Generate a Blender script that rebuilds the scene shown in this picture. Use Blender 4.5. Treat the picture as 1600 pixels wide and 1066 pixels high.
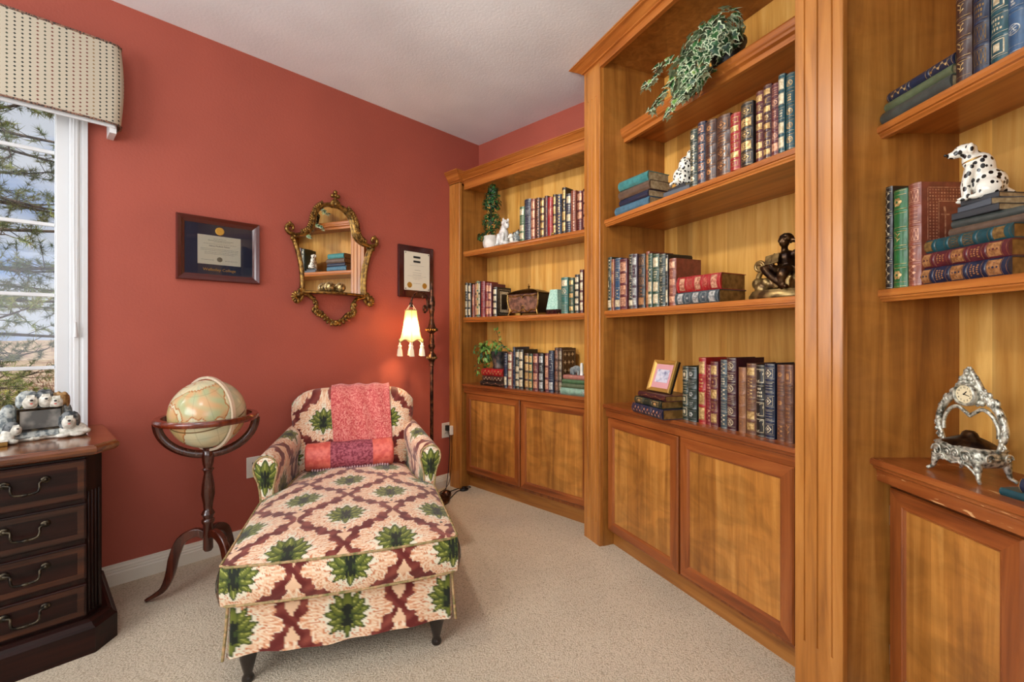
import bpy, bmesh, math, random
import numpy as np
from mathutils import Matrix, Vector, noise as mnoise

for o in list(bpy.data.objects): bpy.data.objects.remove(o, do_unlink=True)
SC = bpy.context.scene
COL = SC.collection
PI = math.pi
R = math.radians

# ------------------------------------------------------------------ camera
CAM = Vector((-2.607, -2.868, 1.177))
cd = bpy.data.cameras.new('camera'); co = bpy.data.objects.new('camera', cd); COL.objects.link(co)
co.location = CAM; co.rotation_euler = (R(90), 0, R(43.66 - 90))
cd.sensor_width = 36; cd.lens = 729 / 1600 * 36; cd.shift_y = -10 / 1600; cd.clip_start = 0.02
SC.camera = co
SC.view_settings.view_transform = 'Standard'; SC.view_settings.look = 'None'
SC.view_settings.gamma = 1; SC.view_settings.use_curve_mapping = False
SC.view_settings.exposure = -0.1

# ------------------------------------------------------------------ sky, sun, window daylight, added fill lights
def lin(r, g, b):
    f = lambda c: ((c / 255 + 0.055) / 1.055) ** 2.4 if c > 10 else c / 255 / 12.92
    return (f(r), f(g), f(b), 1)

W = bpy.data.worlds.new('sky'); SC.world = W; W.use_nodes = True
nt = W.node_tree; nt.nodes.clear()
wo = nt.nodes.new('ShaderNodeOutputWorld'); bg = nt.nodes.new('ShaderNodeBackground')
tc = nt.nodes.new('ShaderNodeTexCoord'); mp = nt.nodes.new('ShaderNodeMapping'); mp.inputs['Scale'].default_value = (5, 5, 13)
nz = nt.nodes.new('ShaderNodeTexNoise'); nz.inputs['Scale'].default_value = 1.0; nz.inputs['Detail'].default_value = 6
rp = nt.nodes.new('ShaderNodeValToRGB')
rp.color_ramp.elements[0].position = 0.38; rp.color_ramp.elements[0].color = (0.30, 0.46, 0.80, 1)
rp.color_ramp.elements[1].position = 0.55; rp.color_ramp.elements[1].color = (0.80, 0.84, 0.92, 1)
bg.inputs['Strength'].default_value = 0.85
for a, b in ((tc.outputs['Generated'], mp.inputs[0]), (mp.outputs[0], nz.inputs['Vector']), (nz.outputs['Fac'], rp.inputs[0]), (rp.outputs[0], bg.inputs[0]), (bg.outputs[0], wo.inputs[0])):
    nt.links.new(a, b)

def lamp(name, kind, loc, direction, power, color=(1, 1, 1), size=1.0, size_y=None, spread=None):
    l = bpy.data.lights.new(name, kind); o = bpy.data.objects.new(name, l); COL.objects.link(o)
    o.location = loc; o.rotation_euler = Vector(direction).to_track_quat('-Z', 'Y').to_euler()
    l.energy = power; l.color = color
    if kind == 'AREA':
        l.shape = 'RECTANGLE' if size_y else 'DISK'; l.size = size
        if size_y: l.size_y = size_y
        if spread: l.spread = spread
    elif kind == 'SUN': l.angle = size
    else: l.shadow_soft_size = size
    return o
lamp('sun', 'SUN', (-2, -6, 12), (0.25, 0.55, -1.0), 3.8, (1, 0.93, 0.82), 0.01)
lamp('window_daylight', 'AREA', (-3.52, 0.17, 1.56), (0.25, -1, -0.12), 75, (0.93, 0.97, 1.0), 1.05, 1.35)
lamp('side_fill_light', 'AREA', (-4.78, -1.9, 1.65), (1, 0.10, 0.42), 84, (0.97, 0.98, 1.0), 2.0, 1.3)  # fill added to light the bookcases from an invented side opening
lamp('far_fill_light', 'AREA', (-3.3, -5.05, 1.55), (0.2, 1, 0.5), 30, (0.97, 0.98, 1.0), 2.2, 1.5)  # fill added from behind the camera, no window known there
lamp('ceiling_fill_light', 'POINT', (-3.1, -1.9, 2.3), (0, 0, -1), 16, (0.92, 0.97, 1.0), 0.12)  # added uplight to brighten the ceiling, no fixture modelled
sp = lamp('bookcase_fill_spot', 'SPOT', (-2.15, -1.25, 2.52), (1.9, -0.1, -1.15), 95, (1.0, 0.94, 0.84), 0.07)  # unseen spot added to brighten the corner and tall bookcases
sp.data.spot_size = R(112); sp.data.spot_blend = 1.0

# ------------------------------------------------------------------ materials
def nodes_of(m): return m.node_tree.nodes, m.node_tree.links
def bsdf(name, color=(0.8, 0.8, 0.8, 1), rough=0.5, metal=0.0, spec=None, coat=0.0):
    m = bpy.data.materials.new(name); m.use_nodes = True
    b = m.node_tree.nodes['Principled BSDF']
    b.inputs['Base Color'].default_value = color; b.inputs['Roughness'].default_value = rough; b.inputs['Metallic'].default_value = metal
    if spec is not None: b.inputs['Specular IOR Level'].default_value = spec
    if coat: b.inputs['Coat Weight'].default_value = coat; b.inputs['Coat Roughness'].default_value = 0.15
    return m
def N(m, t, **kw):
    n = m.node_tree.nodes.new('ShaderNode' + t)
    for k, v in kw.items():
        if k in n.inputs: n.inputs[k].default_value = v
        else: setattr(n, k, v)
    return n
def L(m, a, b): m.node_tree.links.new(a, b)
def ramp(m, pts):
    n = N(m, 'ValToRGB'); e = n.color_ramp.elements
    while len(e) < len(pts): e.new(0.5)
    for el, (p, c) in zip(e, pts): el.position = p; el.color = c if len(c) == 4 else (*c, 1)
    return n
def coords(m, scale=(1, 1, 1), kind='Object', rot=(0, 0, 0)):
    t = N(m, 'TexCoord'); p = N(m, 'Mapping'); p.inputs['Scale'].default_value = scale; p.inputs['Rotation'].default_value = rot
    L(m, t.outputs[kind], p.inputs[0]); return p.outputs[0]
def bump(m, height, strength=0.2, dist=0.01):
    b = N(m, 'Bump'); b.inputs['Strength'].default_value = strength; b.inputs['Distance'].default_value = dist
    L(m, height, b.inputs['Height']); L(m, b.outputs[0], m.node_tree.nodes['Principled BSDF'].inputs['Normal'])
def base(m, sock): L(m, sock, m.node_tree.nodes['Principled BSDF'].inputs['Base Color'])
def mottled(name, c1, c2, scale=20, rough=0.5, metal=0.0, bmp=0.0, lo=0.4, hi=0.6, detail=3, coat=0.0, spec=None, bdist=0.01):
    m = bsdf(name, c1, rough, metal, spec, coat)
    n = N(m, 'TexNoise', Scale=scale, Detail=detail); L(m, coords(m), n.inputs['Vector'])
    r = ramp(m, ((lo, c1), (hi, c2))); L(m, n.outputs['Fac'], r.inputs[0]); base(m, r.outputs[0])
    if bmp: bump(m, n.outputs['Fac'], bmp, bdist)
    return m
def wood(name, c1, c2, c3, axis='z', rough=0.32, strips=0.0, figure=0.0, coat=0.25, stripdark=0.75):
    m = bsdf(name, c2, rough, 0, 0.5, coat)
    s = [22, 22, 22]; s['xyz'.index(axis)] = 1.4
    n = N(m, 'TexNoise', Scale=1.0, Detail=6, Roughness=0.6, Distortion=0.6); L(m, coords(m, s), n.inputs['Vector'])
    r = ramp(m, ((0.30, c1), (0.5, c2), (0.70, c3))); L(m, n.outputs['Fac'], r.inputs[0])
    out = r.outputs[0]
    if figure:
        f = N(m, 'TexNoise', Scale=1.0, Detail=4, Distortion=1.5); L(m, coords(m, (5, 5, 9)), f.inputs['Vector'])
        fr = ramp(m, ((0.38, (1 - figure,) * 3), (0.6, (1.06,) * 3))); L(m, f.outputs['Fac'], fr.inputs[0])
        mx = N(m, 'MixRGB', blend_type='MULTIPLY'); mx.inputs[0].default_value = 1; L(m, out, mx.inputs[1]); L(m, fr.outputs[0], mx.inputs[2]); out = mx.outputs[0]
    if strips:
        t = N(m, 'TexCoord'); sx = N(m, 'SeparateXYZ'); L(m, t.outputs['Object'], sx.inputs[0])
        ad = N(m, 'Math', operation='ADD'); L(m, sx.outputs[0], ad.inputs[0]); L(m, sx.outputs[1], ad.inputs[1])
        dv = N(m, 'Math', operation='DIVIDE'); L(m, ad.outputs[0], dv.inputs[0]); dv.inputs[1].default_value = strips
        fl = N(m, 'Math', operation='FLOOR'); L(m, dv.outputs[0], fl.inputs[0])
        wn = N(m, 'TexWhiteNoise', noise_dimensions='1D'); L(m, fl.outputs[0], wn.inputs['W'])
        sr = ramp(m, ((0.0, (stripdark, stripdark * 0.93, stripdark * 0.85)), (0.45, (1, 1, 1)), (1.0, (1.12, 1.1, 1.05)))); L(m, wn.outputs['Value'], sr.inputs[0])
        mx = N(m, 'MixRGB', blend_type='MULTIPLY'); mx.inputs[0].default_value = 1; L(m, out, mx.inputs[1]); L(m, sr.outputs[0], mx.inputs[2]); out = mx.outputs[0]
    base(m, out); bump(m, n.outputs['Fac'], 0.06, 0.004)
    return m

M = {}
HONEY = (lin(140, 84, 32), lin(178, 114, 48), lin(198, 136, 68))
M['trim_v'] = wood('honey_wood_upright', *HONEY, axis='z')
M['trim_h'] = wood('honey_wood_level', lin(132, 70, 24), lin(172, 100, 40), lin(194, 124, 58), axis='x')
M['oak_h'] = wood('ruddy_oak_level', lin(98, 46, 18), lin(140, 72, 30), lin(164, 94, 44), axis='x')
M['oak_v'] = wood('ruddy_oak_upright', lin(100, 48, 18), lin(140, 74, 31), lin(164, 94, 44), axis='z')
M['back'] = wood('pale_birch_veneer', lin(190, 132, 54), lin(214, 160, 78), lin(230, 184, 104), axis='z', strips=0.115, rough=0.42, coat=0.1)
M['side'] = wood('birch_veneer_side', lin(130, 80, 30), lin(160, 104, 42), lin(180, 126, 60), axis='z', figure=0.1, rough=0.42, coat=0.1, strips=0.2, stripdark=0.9)
M['door'] = wood('figured_birch_door', lin(136, 84, 34), lin(170, 112, 48), lin(192, 136, 68), axis='z', figure=0.22, strips=0.14, rough=0.36, stripdark=0.85)
def worn(m):
    pb = m.node_tree.nodes['Principled BSDF']; src = pb.inputs['Base Color'].links[0].from_socket
    n = N(m, 'TexNoise', Scale=1.0, Detail=5, Distortion=0.8); L(m, coords(m, (16, 40, 60)), n.inputs['Vector']); r = ramp(m, ((0.665, (0, 0, 0)), (0.69, (1, 1, 1)))); L(m, n.outputs['Fac'], r.inputs[0])
    mx = N(m, 'MixRGB'); L(m, r.outputs[0], mx.inputs[0]); L(m, src, mx.inputs[1]); mx.inputs[2].default_value = lin(206, 156, 104); base(m, mx.outputs[0]); return m
M['oak_worn'] = worn(wood('chipped_oak_edge', lin(98, 46, 18), lin(140, 72, 30), lin(164, 94, 44), axis='x'))
M['kick'] = wood('honey_wood_kick', lin(124, 72, 28), lin(160, 102, 42), lin(180, 122, 58), axis='x', rough=0.45)
M['mahogany'] = wood('dark_mahogany', lin(16, 5, 3), lin(32, 11, 7), lin(50, 19, 11), axis='x', rough=0.42, coat=0.05)
M['mahogany_top'] = wood('polished_mahogany', lin(66, 28, 10), lin(122, 64, 26), lin(158, 96, 46), axis='x', rough=0.16, coat=0.7, figure=0.25)
M['mahogany_v'] = wood('dark_mahogany_upright', lin(16, 5, 3), lin(30, 11, 7), lin(46, 18, 10), axis='z', rough=0.42, coat=0.05)
M['banding'] = wood('drawer_banding', lin(30, 11, 6), lin(56, 24, 11), lin(80, 40, 18), axis='x', rough=0.3, coat=0.4)
M['globe_wood'] = wood('cherry_globe_wood', lin(62, 18, 8), lin(104, 38, 18), lin(134, 58, 28), axis='z', rough=0.2, coat=0.5)
M['globe_dark'] = wood('dark_turned_wood', lin(38, 12, 7), lin(66, 24, 13), lin(88, 36, 20), axis='z', rough=0.22, coat=0.5)
M['chair_leg'] = bsdf('black_turned_leg', lin(26, 16, 13), 0.25, 0, 0.5, 0.4)

for k_ in ('mahogany', 'mahogany_v', 'banding'): M[k_].node_tree.nodes['Principled BSDF'].inputs['Specular IOR Level'].default_value = 0.22
def wall_mat(name, c):
    m = bsdf(name, c, 0.62, 0, 0.35)
    n = N(m, 'TexNoise', Scale=85.0, Detail=4); L(m, coords(m), n.inputs['Vector'])
    n2 = N(m, 'TexNoise', Scale=2.5, Detail=2); L(m, coords(m), n2.inputs['Vector'])
    r = ramp(m, ((0.3, tuple(v * 0.94 for v in c[:3])), (0.7, tuple(min(1, v * 1.05) for v in c[:3])))); L(m, n2.outputs['Fac'], r.inputs[0]); base(m, r.outputs[0])
    bump(m, n.outputs['Fac'], 0.22, 0.006)
    return m
M['red'] = wall_mat('terracotta_red_paint', lin(168, 84, 68))
M['cream_wall'] = wall_mat('cream_wall_paint', lin(214, 204, 186))  # for the unseen walls; cream picked to cut red bounce light
M['ceiling'] = wall_mat('white_textured_ceiling', lin(240, 244, 248))
M['white'] = bsdf('white_trim_paint', lin(216, 217, 218), 0.35, 0, 0.5)
M['baseboard'] = bsdf('cream_trim_paint', lin(222, 214, 200), 0.4)
def carpet():
    m = bsdf('cut_loop_beige_carpet', lin(196, 180, 156), 0.95, 0, 0.1)
    v = N(m, 'TexVoronoi', Scale=150.0); L(m, coords(m, (1, 1.6, 1), rot=(0, 0, 0.5)), v.inputs['Vector'])
    n = N(m, 'TexNoise', Scale=120.0, Detail=4); L(m, coords(m), n.inputs['Vector'])
    n2 = N(m, 'TexNoise', Scale=2.2, Detail=3); L(m, coords(m), n2.inputs['Vector'])
    r = ramp(m, ((0.0, lin(222, 208, 186)), (0.45, lin(212, 197, 174)), (0.95, lin(176, 160, 136)))); L(m, v.outputs['Distance'], r.inputs[0])
    r2 = ramp(m, ((0.3, (0.9, 0.9, 0.9)), (0.7, (1.06, 1.06, 1.06)))); L(m, n2.outputs['Fac'], r2.inputs[0])
    mx = N(m, 'MixRGB', blend_type='MULTIPLY'); mx.inputs[0].default_value = 1; L(m, r.outputs[0], mx.inputs[1]); L(m, r2.outputs[0], mx.inputs[2])
    base(m, mx.outputs[0])
    ad = N(m, 'Math', operation='SUBTRACT'); L(m, n.outputs['Fac'], ad.inputs[0]); L(m, v.outputs['Distance'], ad.inputs[1]); bump(m, ad.outputs[0], 0.5, 0.006)
    return m
M['carpet'] = carpet()
M['mirror'] = bsdf('mirror_glass', (0.92, 0.92, 0.92, 1), 0.01, 1.0)
def thin_glass():
    m = bpy.data.materials.new('window_glass'); m.use_nodes = True; ns, ls = nodes_of(m); ns.clear()
    o = ns.new('ShaderNodeOutputMaterial'); mx = ns.new('ShaderNodeMixShader'); t = ns.new('ShaderNodeBsdfTransparent'); g = ns.new('ShaderNodeBsdfGlossy')
    f = ns.new('ShaderNodeFresnel'); f.inputs[0].default_value = 1.45; g.inputs['Roughness'].default_value = 0.01
    ls.new(f.outputs[0], mx.inputs[0]); ls.new(t.outputs[0], mx.inputs[1]); ls.new(g.outputs[0], mx.inputs[2]); ls.new(mx.outputs[0], o.inputs[0])
    return m
M['glass'] = thin_glass()
M['brass'] = mottled('aged_brass', lin(112, 82, 40), lin(182, 146, 84), 40, 0.32, 0.9)
M['goldframe'] = mottled('antique_gilt', lin(74, 50, 22), lin(168, 128, 62), 55, 0.34, 0.75, 0.25, 0.35, 0.65)
M['bronze'] = mottled('dark_bronze', lin(34, 20, 14), lin(96, 68, 38), 28, 0.3, 0.8, 0.15, 0.4, 0.75)
M['bronze_light'] = mottled('worn_bronze', lin(84, 62, 34), lin(150, 124, 76), 24, 0.35, 0.7, 0.15)
M['lampmetal'] = mottled('antique_bronze_lamp', lin(42, 26, 18), lin(122, 78, 54), 45, 0.34, 0.7, 0.1, 0.4, 0.7)
M['pewter'] = mottled('tarnished_silver', lin(84, 84, 74), lin(214, 212, 196), 75, 0.42, 0.55, 0.3, 0.36, 0.58)
M['handle'] = mottled('dark_drawer_brass', lin(34, 30, 26), lin(84, 74, 58), 60, 0.34, 0.8)
M['steel'] = bsdf('hinge_steel', lin(190, 178, 156), 0.35, 0.9)
M['black'] = bsdf('black_plastic', lin(14, 13, 13), 0.4)
M['plate'] = bsdf('ivory_plastic', lin(226, 218, 206), 0.35)
M['paper'] = bsdf('cream_paper', lin(222, 216, 196), 0.7)
M['ink'] = bsdf('grey_ink', lin(116, 112, 100), 0.8)
M['inkblack'] = bsdf('black_ink', lin(30, 28, 28), 0.8)
M['goldleaf'] = bsdf('gold_foil', lin(206, 160, 70), 0.35, 0.6)
M['pages_gilt'] = mottled('gilt_page_edges', lin(112, 82, 38), lin(150, 116, 62), 30, 0.4, 0.35)
M['pages_old'] = mottled('old_page_edges', lin(150, 128, 92), lin(182, 162, 124), 60, 0.8)

# ------------------------------------------------------------------ mesh helpers
class MB:
    def __init__(s): s.v = []; s.f = []; s.m = []; s.c = None
    def add(s, vs, fs, mi=0):
        o = len(s.v); s.v += [tuple(p) for p in vs]; s.f += [tuple(o + i for i in f) for f in fs]; s.m += [mi] * len(fs); return s
    def box(s, x0, x1, y0, y1, z0, z1, mi=0):
        v = [(x, y, z) for z in (z0, z1) for y in (y0, y1) for x in (x0, x1)]
        return s.add(v, [(0, 2, 3, 1), (4, 5, 7, 6), (0, 1, 5, 4), (1, 3, 7, 5), (3, 2, 6, 7), (2, 0, 4, 6)], mi)
    def prism(s, prof, a0, a1, axis='x', mi=0):
        # profile of (p, q): axis x -> (y, z); axis y -> (x, z); axis z -> (x, y)
        n = len(prof)
        def P(a, p, q): return (a, p, q) if axis == 'x' else ((p, a, q) if axis == 'y' else (p, q, a))
        v = [P(a0, *p) for p in prof] + [P(a1, *p) for p in prof]
        f = [(i, (i + 1) % n, n + (i + 1) % n, n + i) for i in range(n)] + [tuple(range(n))[::-1], tuple(range(n, 2 * n))]
        return s.add(v, f, mi)
    def lathe(s, prof, seg=24, c=(0, 0, 0), mi=0, sx=1, sy=1, a0=0, a1=2 * PI, lobes=0, lobe=0.0):
        n = len(prof); full = abs(a1 - a0 - 2 * PI) < 1e-6; k = seg if full else seg + 1
        v = []
        for i in range(k):
            a = a0 + (a1 - a0) * i / seg; g = 1 + lobe * math.cos(lobes * a) if lobes else 1
            for r, z in prof: v.append((c[0] + r * g * sx * math.cos(a), c[1] + r * g * sy * math.sin(a), c[2] + z))
        f = []
        for i in range(seg):
            j = (i + 1) % k
            for q in range(n - 1): f.append((i * n + q, j * n + q, j * n + q + 1, i * n + q + 1))
        return s.add(v, f, mi)
    def tube(s, pts, rad, seg=10, mi=0, cap=True, flat=1.0, closed=False):
        P = [Vector(p) for p in pts]; n = len(P); rr = rad if hasattr(rad, '__len__') else [rad] * n
        T = [((P[(i + 1) % n] - P[i - 1]) if closed else (P[min(i + 1, n - 1)] - P[max(i - 1, 0)])).normalized() for i in range(n)]
        up = Vector((0, 0, 1)) if abs(T[0].z) < 0.9 else Vector((1, 0, 0)); a = (up - T[0] * up.dot(T[0])).normalized(); v = []
        for i in range(n):
            a = a - T[i] * a.dot(T[i]); a = a.normalized() if a.length > 1e-6 else T[i].orthogonal().normalized(); b = T[i].cross(a)
            for k in range(seg):
                t = 2 * PI * k / seg; v.append(P[i] + (a * math.cos(t) + b * math.sin(t) * flat) * rr[i])
        f = [(i * seg + k, i * seg + (k + 1) % seg, ((i + 1) % n) * seg + (k + 1) % seg, ((i + 1) % n) * seg + k) for i in range(n if closed else n - 1) for k in range(seg)]
        if cap and not closed: f += [tuple(range(seg))[::-1], tuple((n - 1) * seg + k for k in range(seg))]
        return s.add(v, f, mi)
    def ball(s, c, r, seg=14, rings=8, mi=0, rot=None):
        r = r if hasattr(r, '__len__') else (r, r, r); v = []; Mx = rot.to_matrix() if rot else None
        for i in range(rings + 1):
            p = PI * i / rings
            for k in range(seg):
                t = 2 * PI * k / seg; q = Vector((r[0] * math.sin(p) * math.cos(t), r[1] * math.sin(p) * math.sin(t), r[2] * math.cos(p)))
                if Mx: q = Mx @ q
                v.append((c[0] + q.x, c[1] + q.y, c[2] + q.z))
        f = [(i * seg + k, (i + 1) * seg + k, (i + 1) * seg + (k + 1) % seg, i * seg + (k + 1) % seg) for i in range(rings) for k in range(seg)]
        return s.add(v, f, mi)
    def poly(s, pts, mi=0): return s.add(pts, [tuple(range(len(pts)))], mi)
    def build(s, name, mats, parent=None, loc=None, rot=None, smooth=0.6, bevel=0, kind=None, remesh=0, subd=0):
        me = bpy.data.meshes.new(name); me.from_pydata(s.v, [], s.f); me.update()
        for m in (mats if isinstance(mats, (list, tuple)) else [mats]): me.materials.append(M[m] if isinstance(m, str) else m)
        if any(s.m): me.polygons.foreach_set('material_index', s.m)
        bm = bmesh.new(); bm.from_mesh(me)
        bmesh.ops.recalc_face_normals(bm, faces=bm.faces); bm.to_mesh(me); bm.free()
        if smooth:
            me.shade_smooth(); me.set_sharp_from_angle(angle=smooth)
        o = bpy.data.objects.new(name, me); COL.objects.link(o)
        if parent: o.parent = parent
        if loc: o.location = loc
        if rot: o.rotation_euler = rot
        if bevel:
            b = o.modifiers.new('edge', 'BEVEL'); b.width = bevel; b.segments = 2; b.limit_method = 'ANGLE'
        if remesh:
            b = o.modifiers.new('skin', 'REMESH'); b.mode = 'VOXEL'; b.voxel_size = remesh; b.use_smooth_shade = True
            b = o.modifiers.new('soft', 'SMOOTH'); b.factor = 0.5; b.iterations = 2
        if subd: b = o.modifiers.new('soft', 'SUBSURF'); b.levels = subd; b.render_levels = subd
        if kind: o['kind'] = kind
        return o
def empty(name, loc=(0, 0, 0), rot=(0, 0, 0)):
    o = bpy.data.objects.new(name, None); COL.objects.link(o); o.location = loc; o.rotation_euler = rot; o.empty_display_size = 0.05; return o
def tag(o, label, cat, group=None):
    o['label'] = label; o['category'] = cat
    if group: o['group'] = group
    return o
def thing(name, label, cat, loc=(0, 0, 0), rot=(0, 0, 0), group=None): return tag(empty(name, loc, rot), label, cat, group)
def text_mesh(name, body, size, parent, loc, rot, mat, align='CENTER', extrude=0.0004, sx=1.0):
    c = bpy.data.curves.new(name, 'FONT'); c.body = body; c.size = size; c.align_x = align; c.align_y = 'CENTER'; c.extrude = extrude; c.resolution_u = 2
    t = bpy.data.objects.new(name + '_tmp', c); COL.objects.link(t)
    me = bpy.data.meshes.new_from_object(t.evaluated_get(bpy.context.evaluated_depsgraph_get()))
    bpy.data.objects.remove(t, do_unlink=True); bpy.data.curves.remove(c)
    me.name = name; me.materials.clear(); me.materials.append(M[mat])
    o = bpy.data.objects.new(name, me); COL.objects.link(o); o.parent = parent; o.location = loc; o.rotation_euler = rot; o.scale = (sx, 1, 1); return o
def arc(cx, cy, r, a0, a1, n=10): return [(cx + r * math.cos(R(a0 + (a1 - a0) * i / n)), cy + r * math.sin(R(a0 + (a1 - a0) * i / n))) for i in range(n + 1)]
def spline(pts, n=8, closed=False):
    P = [Vector(p) for p in pts]; out = []; k = len(P)
    for i in range(k if closed else k - 1):
        g = (lambda j: P[j % k]) if closed else (lambda j: P[max(0, min(k - 1, j))])
        a, b, c, d = g(i - 1), g(i), g(i + 1), g(i + 2)
        for q in range(n):
            t = q / n; out.append(0.5 * ((2 * b) + (c - a) * t + (2 * a - 5 * b + 4 * c - d) * t * t + (3 * b - a - 3 * c + d) * t ** 3))
    if not closed: out.append(P[-1])
    return out

# ------------------------------------------------------------------ the room
CZ = 2.745
def struct(mb, name, mat, **kw): return mb.build(name, mat, kind='structure', smooth=0, **kw)
struct(MB().box(-5.0, 0.15, -5.3, 0.15, -0.1, 0), 'floor', 'carpet')
struct(MB().box(-5.0, 0.15, -5.3, 0.15, CZ, CZ + 0.15), 'ceiling', 'ceiling')
WX0, WX1, WZ0, WZ1 = -3.98, -2.435, 0.62, 2.27       # window opening in the red wall
b = MB(); b.box(WX1, 0.15, 0, 0.15, 0, CZ); b.box(-5.0, WX0, 0, 0.15, 0, CZ); b.box(WX0, WX1, 0, 0.15, 0, WZ0); b.box(WX0, WX1, 0, 0.15, WZ1, CZ)
struct(b, 'wall_window_side', 'red')
b = MB(); b.box(0, 0.15, -1.42, 0, 0, CZ); b.box(0.07, 0.15, -5.3, -1.42, 0, CZ); struct(b, 'wall_bookcase_side', 'red')
b = MB(); b.box(-5.0, -4.85, -5.3, -2.9, 0, CZ); b.box(-5.0, -4.85, -0.9, 0, 0, CZ); b.box(-5.0, -4.85, -2.9, -0.9, 0, 0.8); b.box(-5.0, -4.85, -2.9, -0.9, 2.3, CZ); struct(b, 'wall_far', 'cream_wall')  # unseen wall; opening invented to go with the side fill
b = MB(); b.box(-4.85, -4.5, -5.3, -5.15, 0, CZ); b.box(-2.1, 0, -5.3, -5.15, 0, CZ); b.box(-4.5, -2.1, -5.3, -5.15, 0, 0.75); b.box(-4.5, -2.1, -5.3, -5.15, 2.35, CZ)
struct(b, 'wall_near', 'cream_wall')  # unseen wall behind the camera; opening added for the fill there
prof = [(0, 0), (-0.016, 0), (-0.016, 0.055), (-0.013, 0.06), (-0.013, 0.068), (-0.009, 0.072), (-0.009, 0.08), (-0.005, 0.086), (-0.004, 0.095), (0, 0.097)]
struct(MB().prism(prof, -4.85, -0.31), 'baseboard_window_side', 'baseboard')
# window: casing, sash, glazing bars, panes
win = empty('window_1', (0, 0, 0)); win['kind'] = 'structure'
b = MB()
cas = [(0.002, 0), (-0.010, 0), (-0.014, 0.004), (-0.014, 0.012), (-0.020, 0.016), (-0.020, 0.030), (-0.016, 0.034), (-0.016, 0.040), (-0.022, 0.046), (-0.022, 0.060), (0.002, 0.062)]
for x, sgn in ((WX1 - 0.03, 1), (WX0 + 0.03, -1)): b.prism([(x + sgn * q, p) for p, q in cas], WZ0 - 0.06, WZ1 + 0.06, 'z')
for z, sgn in ((WZ1 - 0.03, 1), (WZ0 + 0.03, -1)): b.prism([(p, z + sgn * q) for p, q in cas], WX0 - 0.03, WX1 + 0.03, 'x')
b.build('casing', 'white', win, kind='structure', smooth=0)
b = MB()
for x0, x1 in ((WX0, WX0 + 0.073), (WX1 - 0.073, WX1)): b.box(x0, x1, 0.012, 0.11, WZ0, WZ1)
for z0, z1 in ((WZ0, WZ0 + 0.06), (WZ1 - 0.06, WZ1)): b.box(WX0 + 0.073, WX1 - 0.073, 0.012, 0.11, z0, z1)
b.build('sash', 'white', win, kind='structure', bevel=0.004, smooth=0)
b = MB()
for z in (1.99, 1.667, 1.353, 1.03, 0.71): b.box(WX0 + 0.073, WX1 - 0.073, 0.052, 0.066, z - 0.008, z + 0.008)
for x in (-3.45, -2.97): b.box(x - 0.008, x + 0.008, 0.052, 0.066, WZ0 + 0.06, WZ1 - 0.06)
b.build('glazing_bars', 'white', win, kind='structure', bevel=0.003, smooth=0)
MB().box(WX0 + 0.07, WX1 - 0.07, 0.056, 0.0605, WZ0 + 0.05, WZ1 - 0.05).build('pane', 'glass', win, kind='structure', smooth=0)

# ------------------------------------------------------------------ bookcases: frames of reference (x along the case, y into it)
A225 = R(22.5)
oB = Vector((-0.320, -1.480, 0)); uB = Vector((-math.sin(A225), -math.cos(A225), 0)); nB = Vector((-math.cos(A225), math.sin(A225), 0))
oC = oB + uB * 1.267 + nB * 0.088
SEC = {'A': (Vector((0, 0, 0)), R(-90)), 'B': (oB, R(-112.5)), 'C': (oC, R(-135))}
def sec_point(s, u, n, z):
    o, a = SEC[s]; return o + Vector((math.cos(a) * u + math.sin(a) * n, math.sin(a) * u - math.cos(a) * n, z))

def shelf_profile(z, n, back, h=0.038):
    return [(-n + 0.03, z - h), (-n + 0.014, z - h), (-n + 0.012, z - h * 0.86), (-n + 0.007, z - h * 0.72), (-n + 0.007, z - h * 0.62), (-n + 0.001, z - h * 0.56),
            (-n + 0.001, z - h * 0.5), (-n, z - h * 0.32), (-n + 0.001, z - 0.003), (-n + 0.004, z), (back, z), (back, z - 0.02), (-n + 0.03, z - 0.02)]
def door(parent, u0, u1, z0, z1, n, st=0.055, hinge_side=1, hinges=True):
    b = MB()
    rings = [(0, 0.02), (0, 0.005), (0.005, 0), (st - 0.010, 0), (st - 0.006, 0.003), (st - 0.004, 0.003), (st, 0.009)]
    v = []
    for i, dy in rings: v += [(u0 + i, -n + dy, z0 + i), (u1 - i, -n + dy, z0 + i), (u1 - i, -n + dy, z1 - i), (u0 + i, -n + dy, z1 - i)]
    # separate level and upright members so that the grain runs along each
    fv = []; fm = []
    for k in range(len(rings) - 1):
        for q in range(4): fv.append((k * 4 + q, k * 4 + (q + 1) % 4, k * 4 + 4 + (q + 1) % 4, k * 4 + 4 + q)); fm.append(0 if q in (0, 2) else 1)
    fv.append((0, 1, 2, 3)); fm.append(0)
    b.v = v; b.f = fv; b.m = fm
    d = b.build('door', ['oak_h', 'oak_v'], parent, smooth=0)
    MB().box(u0 + st - 0.004, u1 - st + 0.004, -n + 0.008, -n + 0.014, z0 + st - 0.004, z1 - st + 0.004).build('door_panel', 'door', d, smooth=0)
    if hinges:
        x = u1 + 0.004 if hinge_side > 0 else u0 - 0.004
        for zz in (z0 + 0.09, z1 - 0.09):
            MB().lathe([(0.0, -0.03), (0.004, -0.03), (0.004, 0.03), (0.0, 0.03)], 8, (x, -n + 0.012, zz)).box(x - 0.008, x + 0.008, -n + 0.012, -n + 0.016, zz - 0.03, zz + 0.03).build('hinge', 'steel', d)
    return d
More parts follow.
